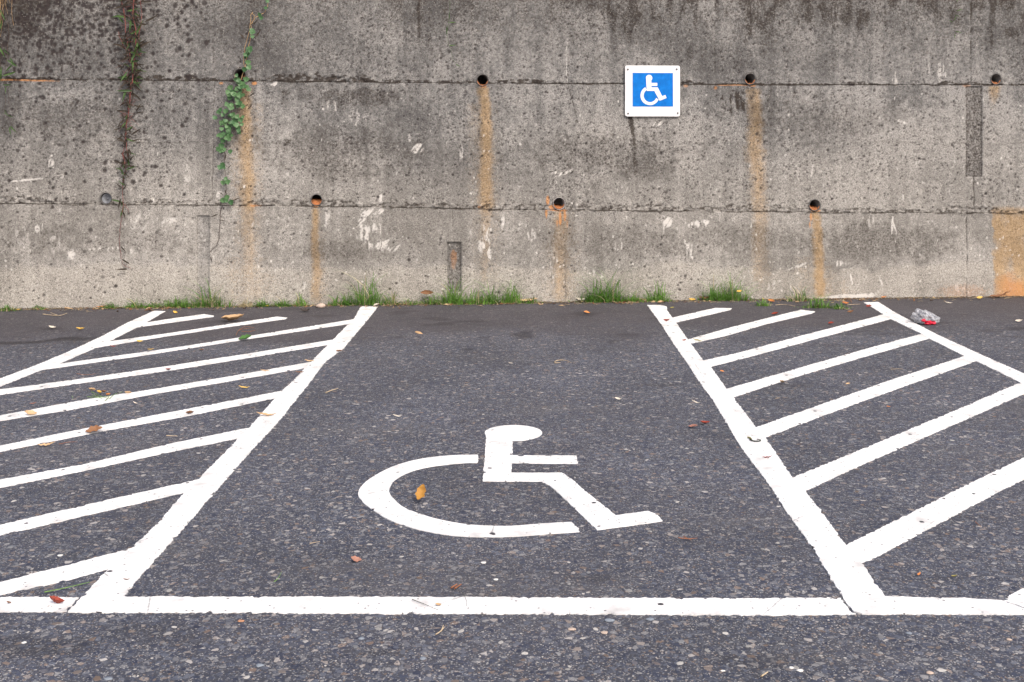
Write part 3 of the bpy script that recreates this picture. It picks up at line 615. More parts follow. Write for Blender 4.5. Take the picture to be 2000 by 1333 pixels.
# ---------------------------------------------------------------- sign on the wall
t = NT('sign_white'); v = t.tc(); nn = t.noise(v, 12, 4)
M_sw = t.out(t.ramp(nn, [(.35, (.84,.84,.85)), (.75, (.72,.71,.70))]), .35, None, .5)
t = NT('sign_blue'); v = t.tc(); nn = t.noise(v, 22, 5, .65)
M_sb = t.out(t.ramp(nn, [(.35, (.0,.135,.50)), (.62, (.0,.180,.62)), (.8, (.02,.23,.64))]), .6, None, .2)
M_bolt = simple('dark_bolt', (.05,.05,.055), .5, .2, 60)
sp0 = W(1273.7, 178.2, .022); sign = thing('disabled_parking_sign', sp0, 'square blue and white wheelchair parking sign bolted to the concrete wall', 'sign')
uM = sp0.y/F     # metres per photo pixel at the sign
def L(px, py, off=0):
    return WT*((px-1273.7)*uM*1.0)+Vector((0, 0, -(py-178.2)*uM))+WN*off
def plate(name, outl, z0, z1, mat, parent):
    n = len(outl); vs = [L(x, y, z1) for x, y in outl]+[L(x, y, z0) for x, y in outl]
    tr = tessellate_polygon([[Vector((x, y, 0)) for x, y in outl]])
    bm = bmesh.new(); bv = [bm.verts.new(p) for p in vs]
    for f in [tuple(q) for q in tr]+[tuple(n+i for i in q) for q in tr]+[(i, (i+1) % n, n+(i+1) % n, n+i) for i in range(n)]:
        try: bm.faces.new([bv[i] for i in f])
        except ValueError: pass
    bmesh.ops.recalc_face_normals(bm, faces=bm.faces)
    return bobj(name, bm, mat, parent)
def rrect(x0, y0, x1, y1, r, n=6):
    o = []
    for cx, cy, a0 in ((x1-r, y0+r, -90), (x1-r, y1-r, 0), (x0+r, y1-r, 90), (x0+r, y0+r, 180)):
        for k in range(n+1): an = R(a0+90*k/n); o.append((cx+r*math.cos(an), cy+r*math.sin(an)))
    return o
plate('plate', rrect(1219.5,128.5,1328,228,4), -.018, 0, M_sw, sign)
# region zoom: 1px of the zoom = .335 px
z_ = lambda X, Y: (670+X*.335, Y*.335)
bp = plate('blue_panel', [z_(1684,427), z_(1922,427), z_(1923,623), z_(1684,623)], .0003, .0015, M_sb, sign)
symb = []
hd = [(1781+19*math.cos(a_), 457-19*math.sin(a_)) for a_ in np.linspace(-math.pi/3.2, math.pi*1.0, 18)]
fig = hd+[(1764,470),(1765,500),(1767,532),(1812,532),(1843,589),(1884,573),(1877,555),(1858,562),(1832,511),(1795,511),(1795,503),(1829,503),(1829,485),(1795,485),(1794,472)]
plate('seated_figure', [z_(*p) for p in fig], .0015, .0032, M_sw, bp)
wo = [(1786+55*math.cos(R(a_)), 560+55*math.sin(R(a_))) for a_ in range(12, 250, 7)]
wi = [(1789+38*math.cos(R(a_)), 560+38*math.sin(R(a_))) for a_ in range(243, 22, -7)]
wo = [(1786+56*math.cos(R(a_)), 559+56*math.sin(R(a_))) for a_ in range(24, 246, 7)]
wi = [(1787+38*math.cos(R(a_)), 559+38*math.sin(R(a_))) for a_ in range(238, 20, -7)]
plate('wheel', [z_(*p) for p in wo+wi], .0015, .0032, M_sw, bp)
for (X, Y) in ((1656,407),(1944,405),(1657,664),(1950,661)):
    x, y = z_(X, Y); plate('bolt', [(x+1.7*math.cos(k*math.pi/4), y+1.7*math.sin(k*math.pi/4)) for k in range(8)], 0, .006, M_bolt, sign)

# ---------------------------------------------------------------- vegetation materials
def leafmat(name, c1_, c2_, rough=.5, scale=60, trans=.25):
    t = NT(name); v = t.tc(); n = t.noise(v, scale, 4, .6); oi = t.n.new('ShaderNodeObjectInfo').outputs['Random']
    cc = t.mix(t.math('MULTIPLY', t.math('ADD', n, oi), .5), c1_, c2_)
    m = t.out(cc, rough, t.bump(n, .3, .002), .35)
    tr = t.n.new('ShaderNodeBsdfTranslucent'); t.l.new(cc, tr.inputs[0]); mx = t.n.new('ShaderNodeMixShader'); mx.inputs[0].default_value = trans
    t.l.new(t.b.outputs[0], mx.inputs[1]); t.l.new(tr.outputs[0], mx.inputs[2]); t.l.new(mx.outputs[0], t.n['Material Output'].inputs[0]); return m
M_grass = leafmat('grass_green', (.07,.19,.028), (.25,.46,.09), .5, 14)
M_straw = leafmat('dry_straw', (.42,.34,.18), (.62,.54,.36), .7, 20)
M_weed = leafmat('weed_green', (.05,.12,.025), (.12,.21,.045), .5, 20)
M_ivy = leafmat('heart_leaf', (.030,.105,.038), (.17,.31,.13), .4, 4)
M_blade = leafmat('vine_blade', (.025,.05,.020), (.10,.19,.045), .5, 4)
M_dblade = leafmat('dark_blade', (.030,.025,.018), (.07,.05,.035), .7, 4)
M_stem = simple('red_brown_stem', (.21,.075,.065), .7, .45, 60)
M_tanstem = simple('tan_stem', (.40,.26,.13), .75, .35, 60)
M_dstem = simple('dark_stem', (.07,.05,.040), .8, .35, 60)

def tube(vs, fs, pts, r0, r1, n=5):
    b0 = len(vs); m = len(pts)
    for i, p in enumerate(pts):
        d_ = (pts[min(i+1,m-1)]-pts[max(i-1,0)]); d_ = d_.normalized() if d_.length > 1e-9 else Vector((0,0,1))
        u = d_.orthogonal().normalized(); w = d_.cross(u); r = r0+(r1-r0)*i/max(1,m-1)
        for k in range(n): an = 2*math.pi*k/n; vs.append(p+u*(r*math.cos(an))+w*(r*math.sin(an)))
    for i in range(m-1):
        for k in range(n): fs.append((b0+i*n+k, b0+i*n+(k+1) % n, b0+(i+1)*n+(k+1) % n, b0+(i+1)*n+k))
def wiggle(pts, rnd, amp, sub=4):
    out = smooth3(pts, sub); return [p+Vector((rnd.uniform(-amp,amp), rnd.uniform(-amp,amp)*.5, rnd.uniform(-amp,amp))) for p in out]
def smooth3(pts, sub=4):
    out = []
    for i in range(len(pts)-1):
        p0 = pts[max(i-1,0)]; p1 = pts[i]; p2 = pts[i+1]; p3 = pts[min(i+2,len(pts)-1)]
        for s_ in range(sub):
            u = s_/sub; out.append(.5*((2*p1)+(-p0+p2)*u+(2*p0-5*p1+4*p2-p3)*u*u+(-p0+3*p1-3*p2+p3)*u**3))
    return out+[pts[-1]]

# leaf meshes (unit length along +X, lying in XY, normal +Z), thickness by a solid lower skin
def leaf_mesh(name, prof, fold=.12, curl=.1, n=7, thick=.006, seed=0, wob=0):
    rnd = random.Random(seed); vs, fs = [], []
    rows = []
    for i in range(n+1):
        x = i/n; w = prof(x); z = curl*(x-.5)**2*4*.5+rnd.uniform(-wob,wob)
        row = [Vector((x-.5, -w*(1+rnd.uniform(-wob,wob)*3), z+fold*w*2)), Vector((x-.5, 0, z)), Vector((x-.5, w*(1+rnd.uniform(-wob,wob)*3), z+fold*w*2))]
        rows.append(row)
    for side in (0, 1):
        b0 = len(vs)
        for r in rows:
            for p in r: vs.append(p-Vector((0,0,thick*side)))
        for i in range(n):
            for k in (0,1):
                q = (b0+i*3+k, b0+(i+1)*3+k, b0+(i+1)*3+k+1, b0+i*3+k+1); fs.append(q if side == 0 else q[::-1])
    me = bpy.data.meshes.new(name); me.from_pydata([tuple(v_) for v_ in vs], [], fs); me.update(); return me
ell = lambda wd: (lambda x: max(.004, wd*math.sin(math.pi*min(1, max(0, x)))**.8*(1-.25*x)))
heart = lambda x: max(.01, .52*(math.sqrt(max(0, x+.02))*1.5 if x < .22 else 1.12*math.cos((x-.22)/.78*math.pi/2)**.75))
lance = lambda x: max(.003, .072*math.sin(math.pi*x**.7))

# vines hanging on the wall -------------------------------------------------
def place_on_wall(me, mat, px, py, off, length, ang, parent, rnd, tilt=.5, name='leaf'):
    """leaf pointing at angle ang (0 = right, -90 = down) on the wall face"""
    if not me.materials: me.materials.append(mat)
    o = bpy.data.objects.new(name, me); C.objects.link(o); o.parent = parent
    dirv = WT*math.cos(ang)+Vector((0,0,1))*math.sin(ang)
    nrm = (WN+Vector((rnd.uniform(-tilt,tilt), 0, rnd.uniform(-tilt*.3,tilt)))).normalized()
    dirv = (dirv-nrm*dirv.dot(nrm)).normalized(); side = nrm.cross(dirv)
    m = Matrix((dirv, side, nrm)).transposed().to_4x4()
    p = W(px, py, off+.016)+dirv*length*.5
    o.matrix_local = Matrix.Translation(p-parent.location) @ m @ Matrix.Diagonal((length, length, length, 1))
    return o
def stem_obj(name, paths, mat, parent, rnd, amp=.006):
    vs, fs = [], []; paths = [(p_, a_, b_, o_+.018) for p_, a_, b_, o_ in paths]
    for pts, r0, r1, off in paths:
        P_ = [W(x, y, off)-parent.location for x, y in pts]; tube(vs, fs, wiggle(P_, rnd, amp), r0, r1)
    return mesh(name, vs, fs, mat, parent, True)
hearts = [leaf_mesh('heart_leaf', heart, .10, .12, 8, .01, s_, .01) for s_ in range(3)]
lances = [leaf_mesh('blade_leaf', lance, .2, c_, 6, .004, s_, .0) for s_, c_ in enumerate((.1,.5,-.5))]
lances_d = [leaf_mesh('dry_blade_leaf', lance, .2, c_, 6, .004, s_+9, .0) for s_, c_ in enumerate((.2,.6,-.6))]

rnd = random.Random(21)
ivy = thing('creeper', W(490, -80), 'green heart-leaved creeper hanging over a drain hole at the left of the wall', 'vine')
stem_obj('stem', [([(530,-130),(526,-60),(527,-10),(522,18),(512,30),(499,36),(492,50),(490,70),(486,95),(482,120),(476,142),(470,160)], .0035,.003,.02),
                  ([(499,36),(495,26),(491,34),(489,60),(480,95),(478,120),(482,138)], .0028,.0022,.025)], M_tanstem, ivy, rnd)
stem_obj('stem', [([(470,150),(462,180),(455,210),(448,240),(446,270),(440,300),(441,330),(443,360),(440,392),(435,400)], .003,.002,.02),
                  ([(476,150),(468,190),(466,225),(462,250),(458,240)], .0025,.0015,.02),([(465,165),(445,200),(435,225),(430,240)], .0022,.0014,.02),
                  ([(435,402),(431,420),(430,450),(427,472),(418,486),(409,493)], .0030,.0018,.008),([(470,200),(480,210),(490,195)],.0015,.001,.02)], M_dstem, ivy, rnd)
def leaf_cluster(spots, lens, meshes, mat, parent, off=(.02,.05), ang=(-140,-40), tilt=.5, name='leaf'):
    for x, y in spots:
        place_on_wall(rnd.choice(meshes), mat, x, y, rnd.uniform(*off), rnd.uniform(*lens)*.0046, R(rnd.uniform(*ang)), parent, rnd, tilt, name)
sp_ = []
for k in range(72):     # thick curtain below the drain hole
    y = 138+rnd.random()**.9*122; wd = 20 if y > 165 else 15; cx = 470-(y-150)*.17; sp_.append((cx+rnd.uniform(-wd,wd)*.95, y))
for k in range(18): y = 240+rnd.random()*62; sp_.append((448-(y-240)*.12+rnd.uniform(-12,12), y))
for k in range(10): y = rnd.uniform(90,140); sp_.append((486-(y-90)*.16+rnd.uniform(-4,6), y))
sp_ += [(525,2),(523,-4),(520,14),(513,33),(511,27),(497,58),(494,70),(496,60),(486,92),(484,108),(438,317),(440,322),(434,322),(441,346),(446,350),(438,352),(427,215),(424,227),(430,212),(475,226),(470,230),(427,262),(439,288),(462,240),(468,252),(452,390),(445,388),(436,386),(445,380)]
leaf_cluster(sp_, (6.5,11), hearts, M_ivy, ivy)
for x, y, a, l in [(492,52,40,20),(500,75,55,20),(480,78,130,18),(488,190,38,14),(485,215,48,16),(486,205,200,10),(455,392,20,16),(427,418,200,16),(431,430,-10,12),(432,445,-20,8),(413,500,-80,12),(443,300,-95,16),(448,360,170,10),(440,370,-70,14),(446,330,50,12),(437,380,150,10),(440,390,-30,12)]:
    place_on_wall(rnd.choice(lances_d), M_dblade, x, y, .02, l*.0046, R(a), ivy, rnd, .4)

red = thing('creeper', W(250, -80), 'long red-stemmed creeper with narrow dark blades hanging down the left of the wall', 'vine')
stem_obj('stem', [([(236,-130),(238,-40),(239,0),(246,40),(250,80),(256,110),(262,140),(258,175)], .005,.004,.02),
                  ([(262,-130),(264,-20),(262,30),(268,70),(265,110),(262,150),(256,190),(252,215)], .005,.004,.025),
                  ([(280,-100),(276,-20),(278,30),(274,70),(268,100),(262,140)], .003,.002,.02),
                  ([(258,160),(256,200),(254,220),(250,240),(248,260),(250,290),(252,310)], .005,.003,.02),
                  ([(248,250),(243,300),(247,330),(244,345),(242,355),(240,380),(243,398),(241,412),(240,425),(236,448),(235,470),(238,492),(240,508),(242,516),(256,524)], .0028,.0016,.012),
                  ([(233,62),(235,72),(245,92),(252,110),(256,124)], .002,.002,.02),([(240,395),(248,402),(254,416)],.003,.0015,.01),
                  ([(240,300),(245,318),(247,330)],.004,.002,.02)], M_stem, red, rnd)
k = 0
while k < 235:
    y = -60+rnd.random()**1.1*500
    cxv = np.interp(y, [-60,0,100,160,240,300,400,520], [256,258,262,259,251,250,240,239])
    if y > 350 and rnd.random() < .78: continue
    if y > 200 and rnd.random() < .35: continue
    wd = np.interp(y, [-60,100,160,300,420], [22,16,9,6,4]); left_ = rnd.random() < .5
    a_ = rnd.uniform(100,225) if left_ else rnd.uniform(-50,75)
    if rnd.random() < .3: a_ = rnd.uniform(-120,-60)
    green = rnd.random() < .27
    place_on_wall(rnd.choice(lances if green else lances_d), M_blade if green else M_dblade, cxv+rnd.uniform(-wd,wd), y, rnd.uniform(.01,.045), rnd.uniform(9,24)*(1.3 if y < 180 else 1)*.0046, R(a_), red, rnd, .6); k += 1
for x, y, a, l in [(257,265,35,24),(262,165,-40,26),(268,218,62,20),(266,222,10,18),(250,218,178,26),(243,172,170,10),(268,90,30,24),(285,45,30,30),(262,100,30,40),(245,135,150,18),(240,250,200,16),(243,265,215,18),(254,315,45,18),(243,412,-75,18),(252,525,180,22),(240,505,-35,20),(238,480,-50,16)]:
    place_on_wall(rnd.choice(lances_d), M_dblade, x, y, .025, l*.0046, R(a), red, rnd, .3)
# side shoots (reddish dead stems)
vs, fs = [], []
for k in range(80):
    y = rnd.uniform(-40,250); x = np.interp(y, [-60,0,100,160,240], [256,258,262,259,251])+rnd.uniform(-10,10); a_ = rnd.choice([rnd.uniform(-60,60), rnd.uniform(120,240)]); l = rnd.uniform(8,26)
    pts = [W(x, y, .02), W(x+l*.5*math.cos(R(a_)), y-l*.5*math.sin(R(a_)), .04), W(x+l*math.cos(R(a_)), y-l*math.sin(R(a_))+2, .03)]
    tube(vs, fs, [p-red.location for p in smooth3(pts, 3)], .002, .001, 4)
mesh('side_shoots', vs, fs, M_stem, red, True)['kind'] = 'stuff'

edge = thing('creeper', W(10, -80), 'dry straw-coloured strands with a few green blades at the left edge of the wall', 'vine')
vs, fs = [], []
for k in range(44):
    x = rnd.uniform(-25,22); l = rnd.uniform(40,185); pts = [W(x, -125, .03)]; y = -125
    while y < -125+l: y += 22; x += rnd.uniform(-4,5); pts.append(W(x, y, rnd.uniform(.02,.06)))
    tube(vs, fs, [p-edge.location for p in smooth3(pts, 3)], .0022, .0012, 4)
mesh('dry_strands', vs, fs, M_tanstem, edge, True)['kind'] = 'stuff'
stem_obj('stem', [([(5,-60),(12,20),(20,60),(18,100),(14,150),(13,200),(10,235)], .003,.0015,.02),([(0,60),(3,120),(-2,170)], .005,.003,.02),([(14,150),(20,200),(25,250)],.0015,.001,.02)], M_dstem, edge, rnd)
for x, y, a, l in [(20,120,-35,28),(22,112,-60,20),(35,142,200,26),(10,150,20,14),(16,140,40,22),(12,168,0,20),(15,170,-90,14),(14,215,-60,12),(20,225,160,10),(22,245,-45,20),(22,248,-70,18),(5,130,-90,30),(0,90,-60,26),(8,95,-40,20),(4,20,-60,26),(10,40,-100,26),(18,225,-20,14)]:
    place_on_wall(rnd.choice(lances), M_blade, x, y, .03, l*.0046, R(a), edge, rnd, .4)
spA = thing('creeper', W(876, 20), 'tiny green sprig with four narrow leaves high on the wall, left of the middle seam', 'vine')
stem_obj('stem', [([(880,-60),(878,20),(875,50),(874,75),(880,100),(885,118),(895,128)], .0012,.0008,.008)], M_blade, spA, rnd, .003)
for x, y, a, l in [(877,26,-85,14),(876,45,2,16),(873,52,-95,18),(877,90,2,15),(889,126,-25,13)]: place_on_wall(rnd.choice(lances), M_weed, x, y, .015, l*.0046, R(a), spA, rnd, .2)
spB = thing('creeper', W(1866, 10), 'small green sprig at the top right of the wall beside the right seam', 'vine')
stem_obj('stem', [([(1864,-80),(1863,-20),(1863,10),(1861,40),(1862,75)], .0014,.0009,.008)], M_dstem, spB, rnd, .003)
for x, y, a, l in [(1866,22,15,14),(1862,30,-20,12),(1870,-4,-120,12),(1858,45,150,10),(1863,62,-15,14),(1862,66,-95,12),(1860,42,60,12)]: place_on_wall(rnd.choice(lances), M_weed, x, y, .015, l*.0046, R(a), spB, rnd, .2)

# grass tufts at the foot of the wall ---------------------------------------
def tuft(px, py, hpx, wpx, label, nb=None, weed=.3, straw=.12, sub=False):
    hpx = hpx*(1.35 if hpx < 40 else 1.6)
    p = G(px, py); p.y = min(p.y, wallY(p.x)-.05); sc_ = p.y/F
    root = thing('grass_tuft', p, label, 'grass', 'grass tufts along the foot of the wall')
    hh_ = hpx*sc_; ww = wpx*sc_; nb = nb or int(24+wpx*2.6)
    parts = {'blades': ([], []), 'dry_blades': ([], []), 'weed_leaves': ([], [])}
    for k in range(nb):
        key = 'dry_blades' if rnd.random() < straw else 'blades'
        vs, fs = parts[key]
        x = rnd.gauss(0, .36)*ww; y = rnd.uniform(-.05, .03); q_ = rnd.random(); hgt = hh_*(.16+.22*rnd.random() if q_ < .62 else .35+.65*rnd.random()**1.3)*(1.15-.9*min(1,abs(x)/(ww*.7)))
        an = rnd.uniform(0, 2*math.pi); lean = rnd.uniform(.25,1.3)*hgt if q_ >= .62 else rnd.uniform(.5,2.6)*hgt; bw = rnd.uniform(.0020,.0046)
        dx = math.cos(an)*lean+x*.25; dy = -abs(math.sin(an))*lean*.6 if p.y+y > wallY(p.x)-.12 else math.sin(an)*lean*.6
        sx, sy = -math.sin(an), math.cos(an); b0 = len(vs); ns = 5
        for i in range(ns+1):
            u = i/ns; c_ = Vector((x+dx*u*u, y+dy*u*u, hgt*(u*(1.25-.35*u))*(1 if u < .8 else 1-.12*(u-.8)*5))); w = bw*(1-u**2*.95)
            vs.append(c_+Vector((sx,sy,0))*w); vs.append(c_-Vector((sx,sy,0))*w)
        for i in range(ns): fs.append((b0+2*i, b0+2*i+1, b0+2*i+3, b0+2*i+2))
    for k in range(int(nb*weed*3.2)):
        vs, fs = parts['weed_leaves']
        c_ = Vector((rnd.gauss(0,.33)*ww, rnd.uniform(-.06,.03), rnd.random()**1.5*hh_*.42+.004)); l = rnd.uniform(.010,.022); an = rnd.uniform(0,6.28); up = rnd.uniform(-.3,.8)
        dv = Vector((math.cos(an), math.sin(an), up)).normalized(); sd = dv.cross(Vector((0,0,1))).normalized()*l*.28; b0 = len(vs)
        vs += [c_, c_+dv*l*.5+sd, c_+dv*l, c_+dv*l*.5-sd]; fs.append((b0,b0+1,b0+2,b0+3))
    for key, m_ in (('blades', M_grass), ('dry_blades', M_straw), ('weed_leaves', M_weed)):
        vs, fs = parts[key]
        if fs: o = mesh(key, vs, fs, m_, root); o['kind'] = 'stuff'
T = [(15,607,12,34,'low grass tuft at the far left foot of the wall',.8,.2),(78,604,7,24,'scrap of low grass just right of the far left tuft',.8,.5),(221,600,13,26,'small grass tuft left of the long grass patch under the red-stemmed creeper',.9,.1),
 (270,600,18,44,'low weedy tuft below the end of the red-stemmed creeper',1.0,.15),(300,601,12,34,'flat weedy tuft at the top of the far left boundary line',1.0,.15),(350,600,24,56,'bushy low tuft below the left chased slot in the wall',1.0,.1),(418,597,46,54,'taller grass tuft with long pale blades right of the left slot',.3,.3),
 (388,599,20,30,'short tuft squeezed between the bushy tuft and the pale bladed tuft',.8,.1),(480,599,18,26,'dry straw tuft between two small green mounds',.1,.9),(514,598,17,26,'small round green mound in front of the wall',1.2,0),(553,598,18,34,'wider green mound beside the small round one',1.1,.1),
 (590,595,26,26,'thin sparse grass tuft left of the pale pebble',.2,.3),(662,592,22,26,'sparse tuft at the left of the tall tuft by the left line',.3,.2),(682,592,28,34,'medium tuft leaning on the tall tuft by the left line',.4,.1),(722,593,60,52,'tallest tuft by the top of the left bay line',.2,.08),(768,591,32,24,'thin tuft with seed stalks right of the left bay line',.2,.4),
 (800,592,12,40,'low dry strip of grass left of the dead brown leaf',.6,.5),(845,593,22,44,'tuft under the dead brown leaf on the wall',.7,.2),(885,594,44,52,'tall tuft standing before the middle slot in the wall',.4,.06),(925,594,34,50,'dense tuft right of the middle slot',.5,.06),(962,593,40,44,'arching tuft with long blades in the middle of the grass row',.4,.08),(1000,591,46,34,'right end tuft of the middle grass row',.3,.12),
 (1040,588,14,26,'tiny tuft past the right end of the middle grass row',.3,.4),(1160,589,40,44,'left part of the big tuft right of centre, bending left',.3,.06),(1188,588,62,50,'tallest tuft right of centre',.25,.06),(1232,588,26,44,'low tuft between the two tall tufts beneath the sign',.6,.08),(1284,588,42,40,'spiky tuft at the top of the right bay line',.25,.06),
 (1395,586,42,46,'left half of the broad tuft beneath the third upper drain',.3,.06),(1432,586,52,52,'right half of the broad tuft, with a yellow leaf in it',.35,.08),(1490,597,14,24,'little tuft beside orange leaves on the right',.6,.2),(1560,588,32,40,'wispy tuft at the foot of the lower right rust streak',.2,.35),(1598,601,26,46,'sprawling tuft growing out onto the asphalt',.5,.1),(1640,603,13,30,'smallest tuft at the tip of the sprawling tuft',.5,.15)]
for (x, y, h_, w_, lb, wd, st) in T: tuft(x, y, h_, w_, lb, weed=wd*.45, straw=st)

# litter strip of soil crumbs and straw against the wall
for cname, cc1, cc2, sd, cnt in (('brown_leaf_crumbs', (.10,.05,.025), (.30,.15,.07), 1, 330), ('tan_leaf_crumbs', (.38,.26,.14), (.60,.46,.28), 2, 300)):
    m_lit = leafmat(cname, cc1, cc2, .8, 30, .1); vs, fs = [], []; lr_ = random.Random(sd)
    for k in range(cnt):
        x = lr_.uniform(-4.8,5.0); x += .25*math.sin(x*3.1); dd = abs(lr_.gauss(0,.09))+.012; l = lr_.uniform(.006,.022)*(1.6 if lr_.random() < .12 else 1); an = lr_.uniform(0,6.28)
        p = Vector((x, wallY(x)-dd-.02-l, .004+lr_.random()*.006)); e = Vector((math.cos(an), math.sin(an), lr_.uniform(-.1,.5)))*l; f_ = Vector((-math.sin(an), math.cos(an), lr_.uniform(-.2,.6)))*l*lr_.uniform(.3,.6); b0 = len(vs)
        vs += [p-e, p+f_, p+e, p-f_, p+Vector((0,0,l*.15))]; fs += [(b0,b0+3,b0+4),(b0+3,b0+2,b0+4),(b0+2,b0+1,b0+4),(b0+1,b0,b0+4)]
    o = mesh('leaf_litter', vs, fs, m_lit); tag(o, ('brown' if sd == 1 else 'tan')+' crumbled leaf litter gathered along the foot of the wall', 'litter', kind='stuff')
M_crumb = simple('soil_crumbs', (.11,.085,.06), .95, .5, 40)
vs, fs = [], []
for k in range(2600):
    x = rnd.uniform(-4.8,5.0); dd = abs(rnd.gauss(0,.05))+.006; p = Vector((x, wallY(x)-dd-.012, 0)); s_ = rnd.uniform(.003,.010); b0 = len(vs)
    vs += [p+Vector((-s_,0,0)), p+Vector((s_*.4,-s_,0)), p+Vector((s_,s_*.5,0)), p+Vector((0,0,s_*.9))]; fs += [(b0,b0+1,b0+3),(b0+1,b0+2,b0+3),(b0+2,b0,b0+3)]
o = mesh('soil_litter', vs, fs, M_crumb); tag(o, 'line of dark soil crumbs along the foot of the wall', 'litter', kind='stuff')
vs, fs = [], []
for k in range(420):
    x = rnd.uniform(-4.8,5.0); dd = abs(rnd.gauss(0,.09))+.01; p = Vector((x, wallY(x)-dd-.015, .004)); l = rnd.uniform(.015,.07); a_ = rnd.gauss(0,.5)
    e = Vector((math.cos(a_), math.sin(a_)*.6, rnd.uniform(-.02,.15))); e.y = min(e.y, .05); tube(vs, fs, [p, p+e*l*.5+Vector((0,0,.004)), p+e*l], .0016, .0008, 3)
o = mesh('straw_litter', vs, fs, M_straw); tag(o, 'scattered bits of dry straw along the foot of the wall', 'litter', kind='stuff')

# aggregate standing proud of the asphalt in the foreground
t = NT('loose_aggregate'); g_ = t.n.new('ShaderNodeNewGeometry').outputs['Random Per Island']
M_agg = t.out(t.ramp(g_, [(0, (.030,.034,.055)), (.25, (.06,.068,.095)), (.45, (.11,.12,.15)), (.66, (.14,.105,.085)), (.82, (.17,.18,.195)), (.95, (.27,.265,.255)), (1, (.50,.48,.45))]), .75, None, .3)
vs, fs = [], []; ar = random.Random(77)
paintboxes = []
for k in range(19000):
    Y = 3.0+ar.random()**1.25*5.2; X = ar.uniform(-.5,.5)*Y*.98
    if Y > 6 and ar.random() < .5: continue
    s_ = ar.uniform(.0020,.0048)*(1.0+1.9*ar.random()**5); a_ = ar.uniform(0,6.28); el = ar.uniform(1,1.7); b0 = len(vs); zt_ = s_*.10
    for ring_, (rr_, zz) in enumerate(((1.0, -.001), (.72, zt_))):
        for q in range(6):
            an = a_+q*math.pi/3+ar.uniform(-.25,.25); r_ = s_*rr_*ar.uniform(.8,1.15); x_ = r_*math.cos(an)*el; y_ = r_*math.sin(an)
            vs.append((X+x_*math.cos(a_)-y_*math.sin(a_), Y+x_*math.sin(a_)+y_*math.cos(a_), zz))
    for q in range(6): fs.append((b0+q, b0+(q+1) % 6, b0+6+(q+1) % 6, b0+6+q))
    fs.append(tuple(b0+6+q for q in range(6)))
o = mesh('asphalt_aggregate', vs, fs, M_agg); tag(o, 'small stones embedded in the asphalt surface', 'stones', kind='stuff')

# ---------------------------------------------------------------- fallen leaves and small litter
LM = {k_: leafmat('dead_leaf_'+k_, a_, b_, .65, 3.5, .12) for k_, (a_, b_) in dict(
    brown=((.16,.075,.035),(.30,.15,.075)), tan=((.45,.29,.15),(.62,.44,.26)), yellow=((.60,.36,.06),(.70,.50,.14)), orange=((.45,.16,.045),(.62,.27,.09)),
    yellowbrown=((.50,.27,.05),(.30,.12,.035)), red=((.22,.030,.020),(.36,.07,.04)), pink=((.28,.13,.10),(.42,.22,.16)), green=((.05,.14,.035),(.13,.25,.06)), pale=((.58,.52,.43),(.72,.67,.58)), dark=((.035,.028,.026),(.07,.055,.045)), olive=((.25,.22,.07),(.38,.34,.12))).items()}
shapes = {}
for nm_, pf, fo, cu in [('oval', ell(.24), .25, .25), ('oval', ell(.28), .35, .4), ('narrow', ell(.10), .4, .3), ('curl', ell(.19), .75, .55), ('broad', (lambda x: max(.01, .36*math.sin(math.pi*min(1,x))**.7*(1-.28*abs(math.sin(x*9.5))))), .3, .35)]:
    shapes.setdefault(nm_, []).append((pf, fo, cu))
def leaf(px, py, lpx, ang, colour, shape, label, z=.006, cat='leaf', name=None, wall_off=None):
    p = G(px, py, 0); l = lpx*p.y/F
    pf, fo, cu = rnd.choice(shapes[shape])
    me = leaf_mesh('leaf', pf, fo*rnd.uniform(.7,1.2), cu*rnd.uniform(.6,1.3), 14, .008, rnd.randint(0,9999), .035)
    o = link(name or 'fallen_leaf', me, LM[colour]); o.scale = (l, l, l); o.rotation_euler = (rnd.uniform(.1,.55), rnd.uniform(-.25,.25), R(ang)); 
    p.y = min(p.y, wallY(p.x)-.04); o.location = (p.x, p.y, z+.03*l)
    for e_ in me.polygons: e_.use_smooth = True
    return tag(o, label, cat, 'fallen leaves lying on the ground')
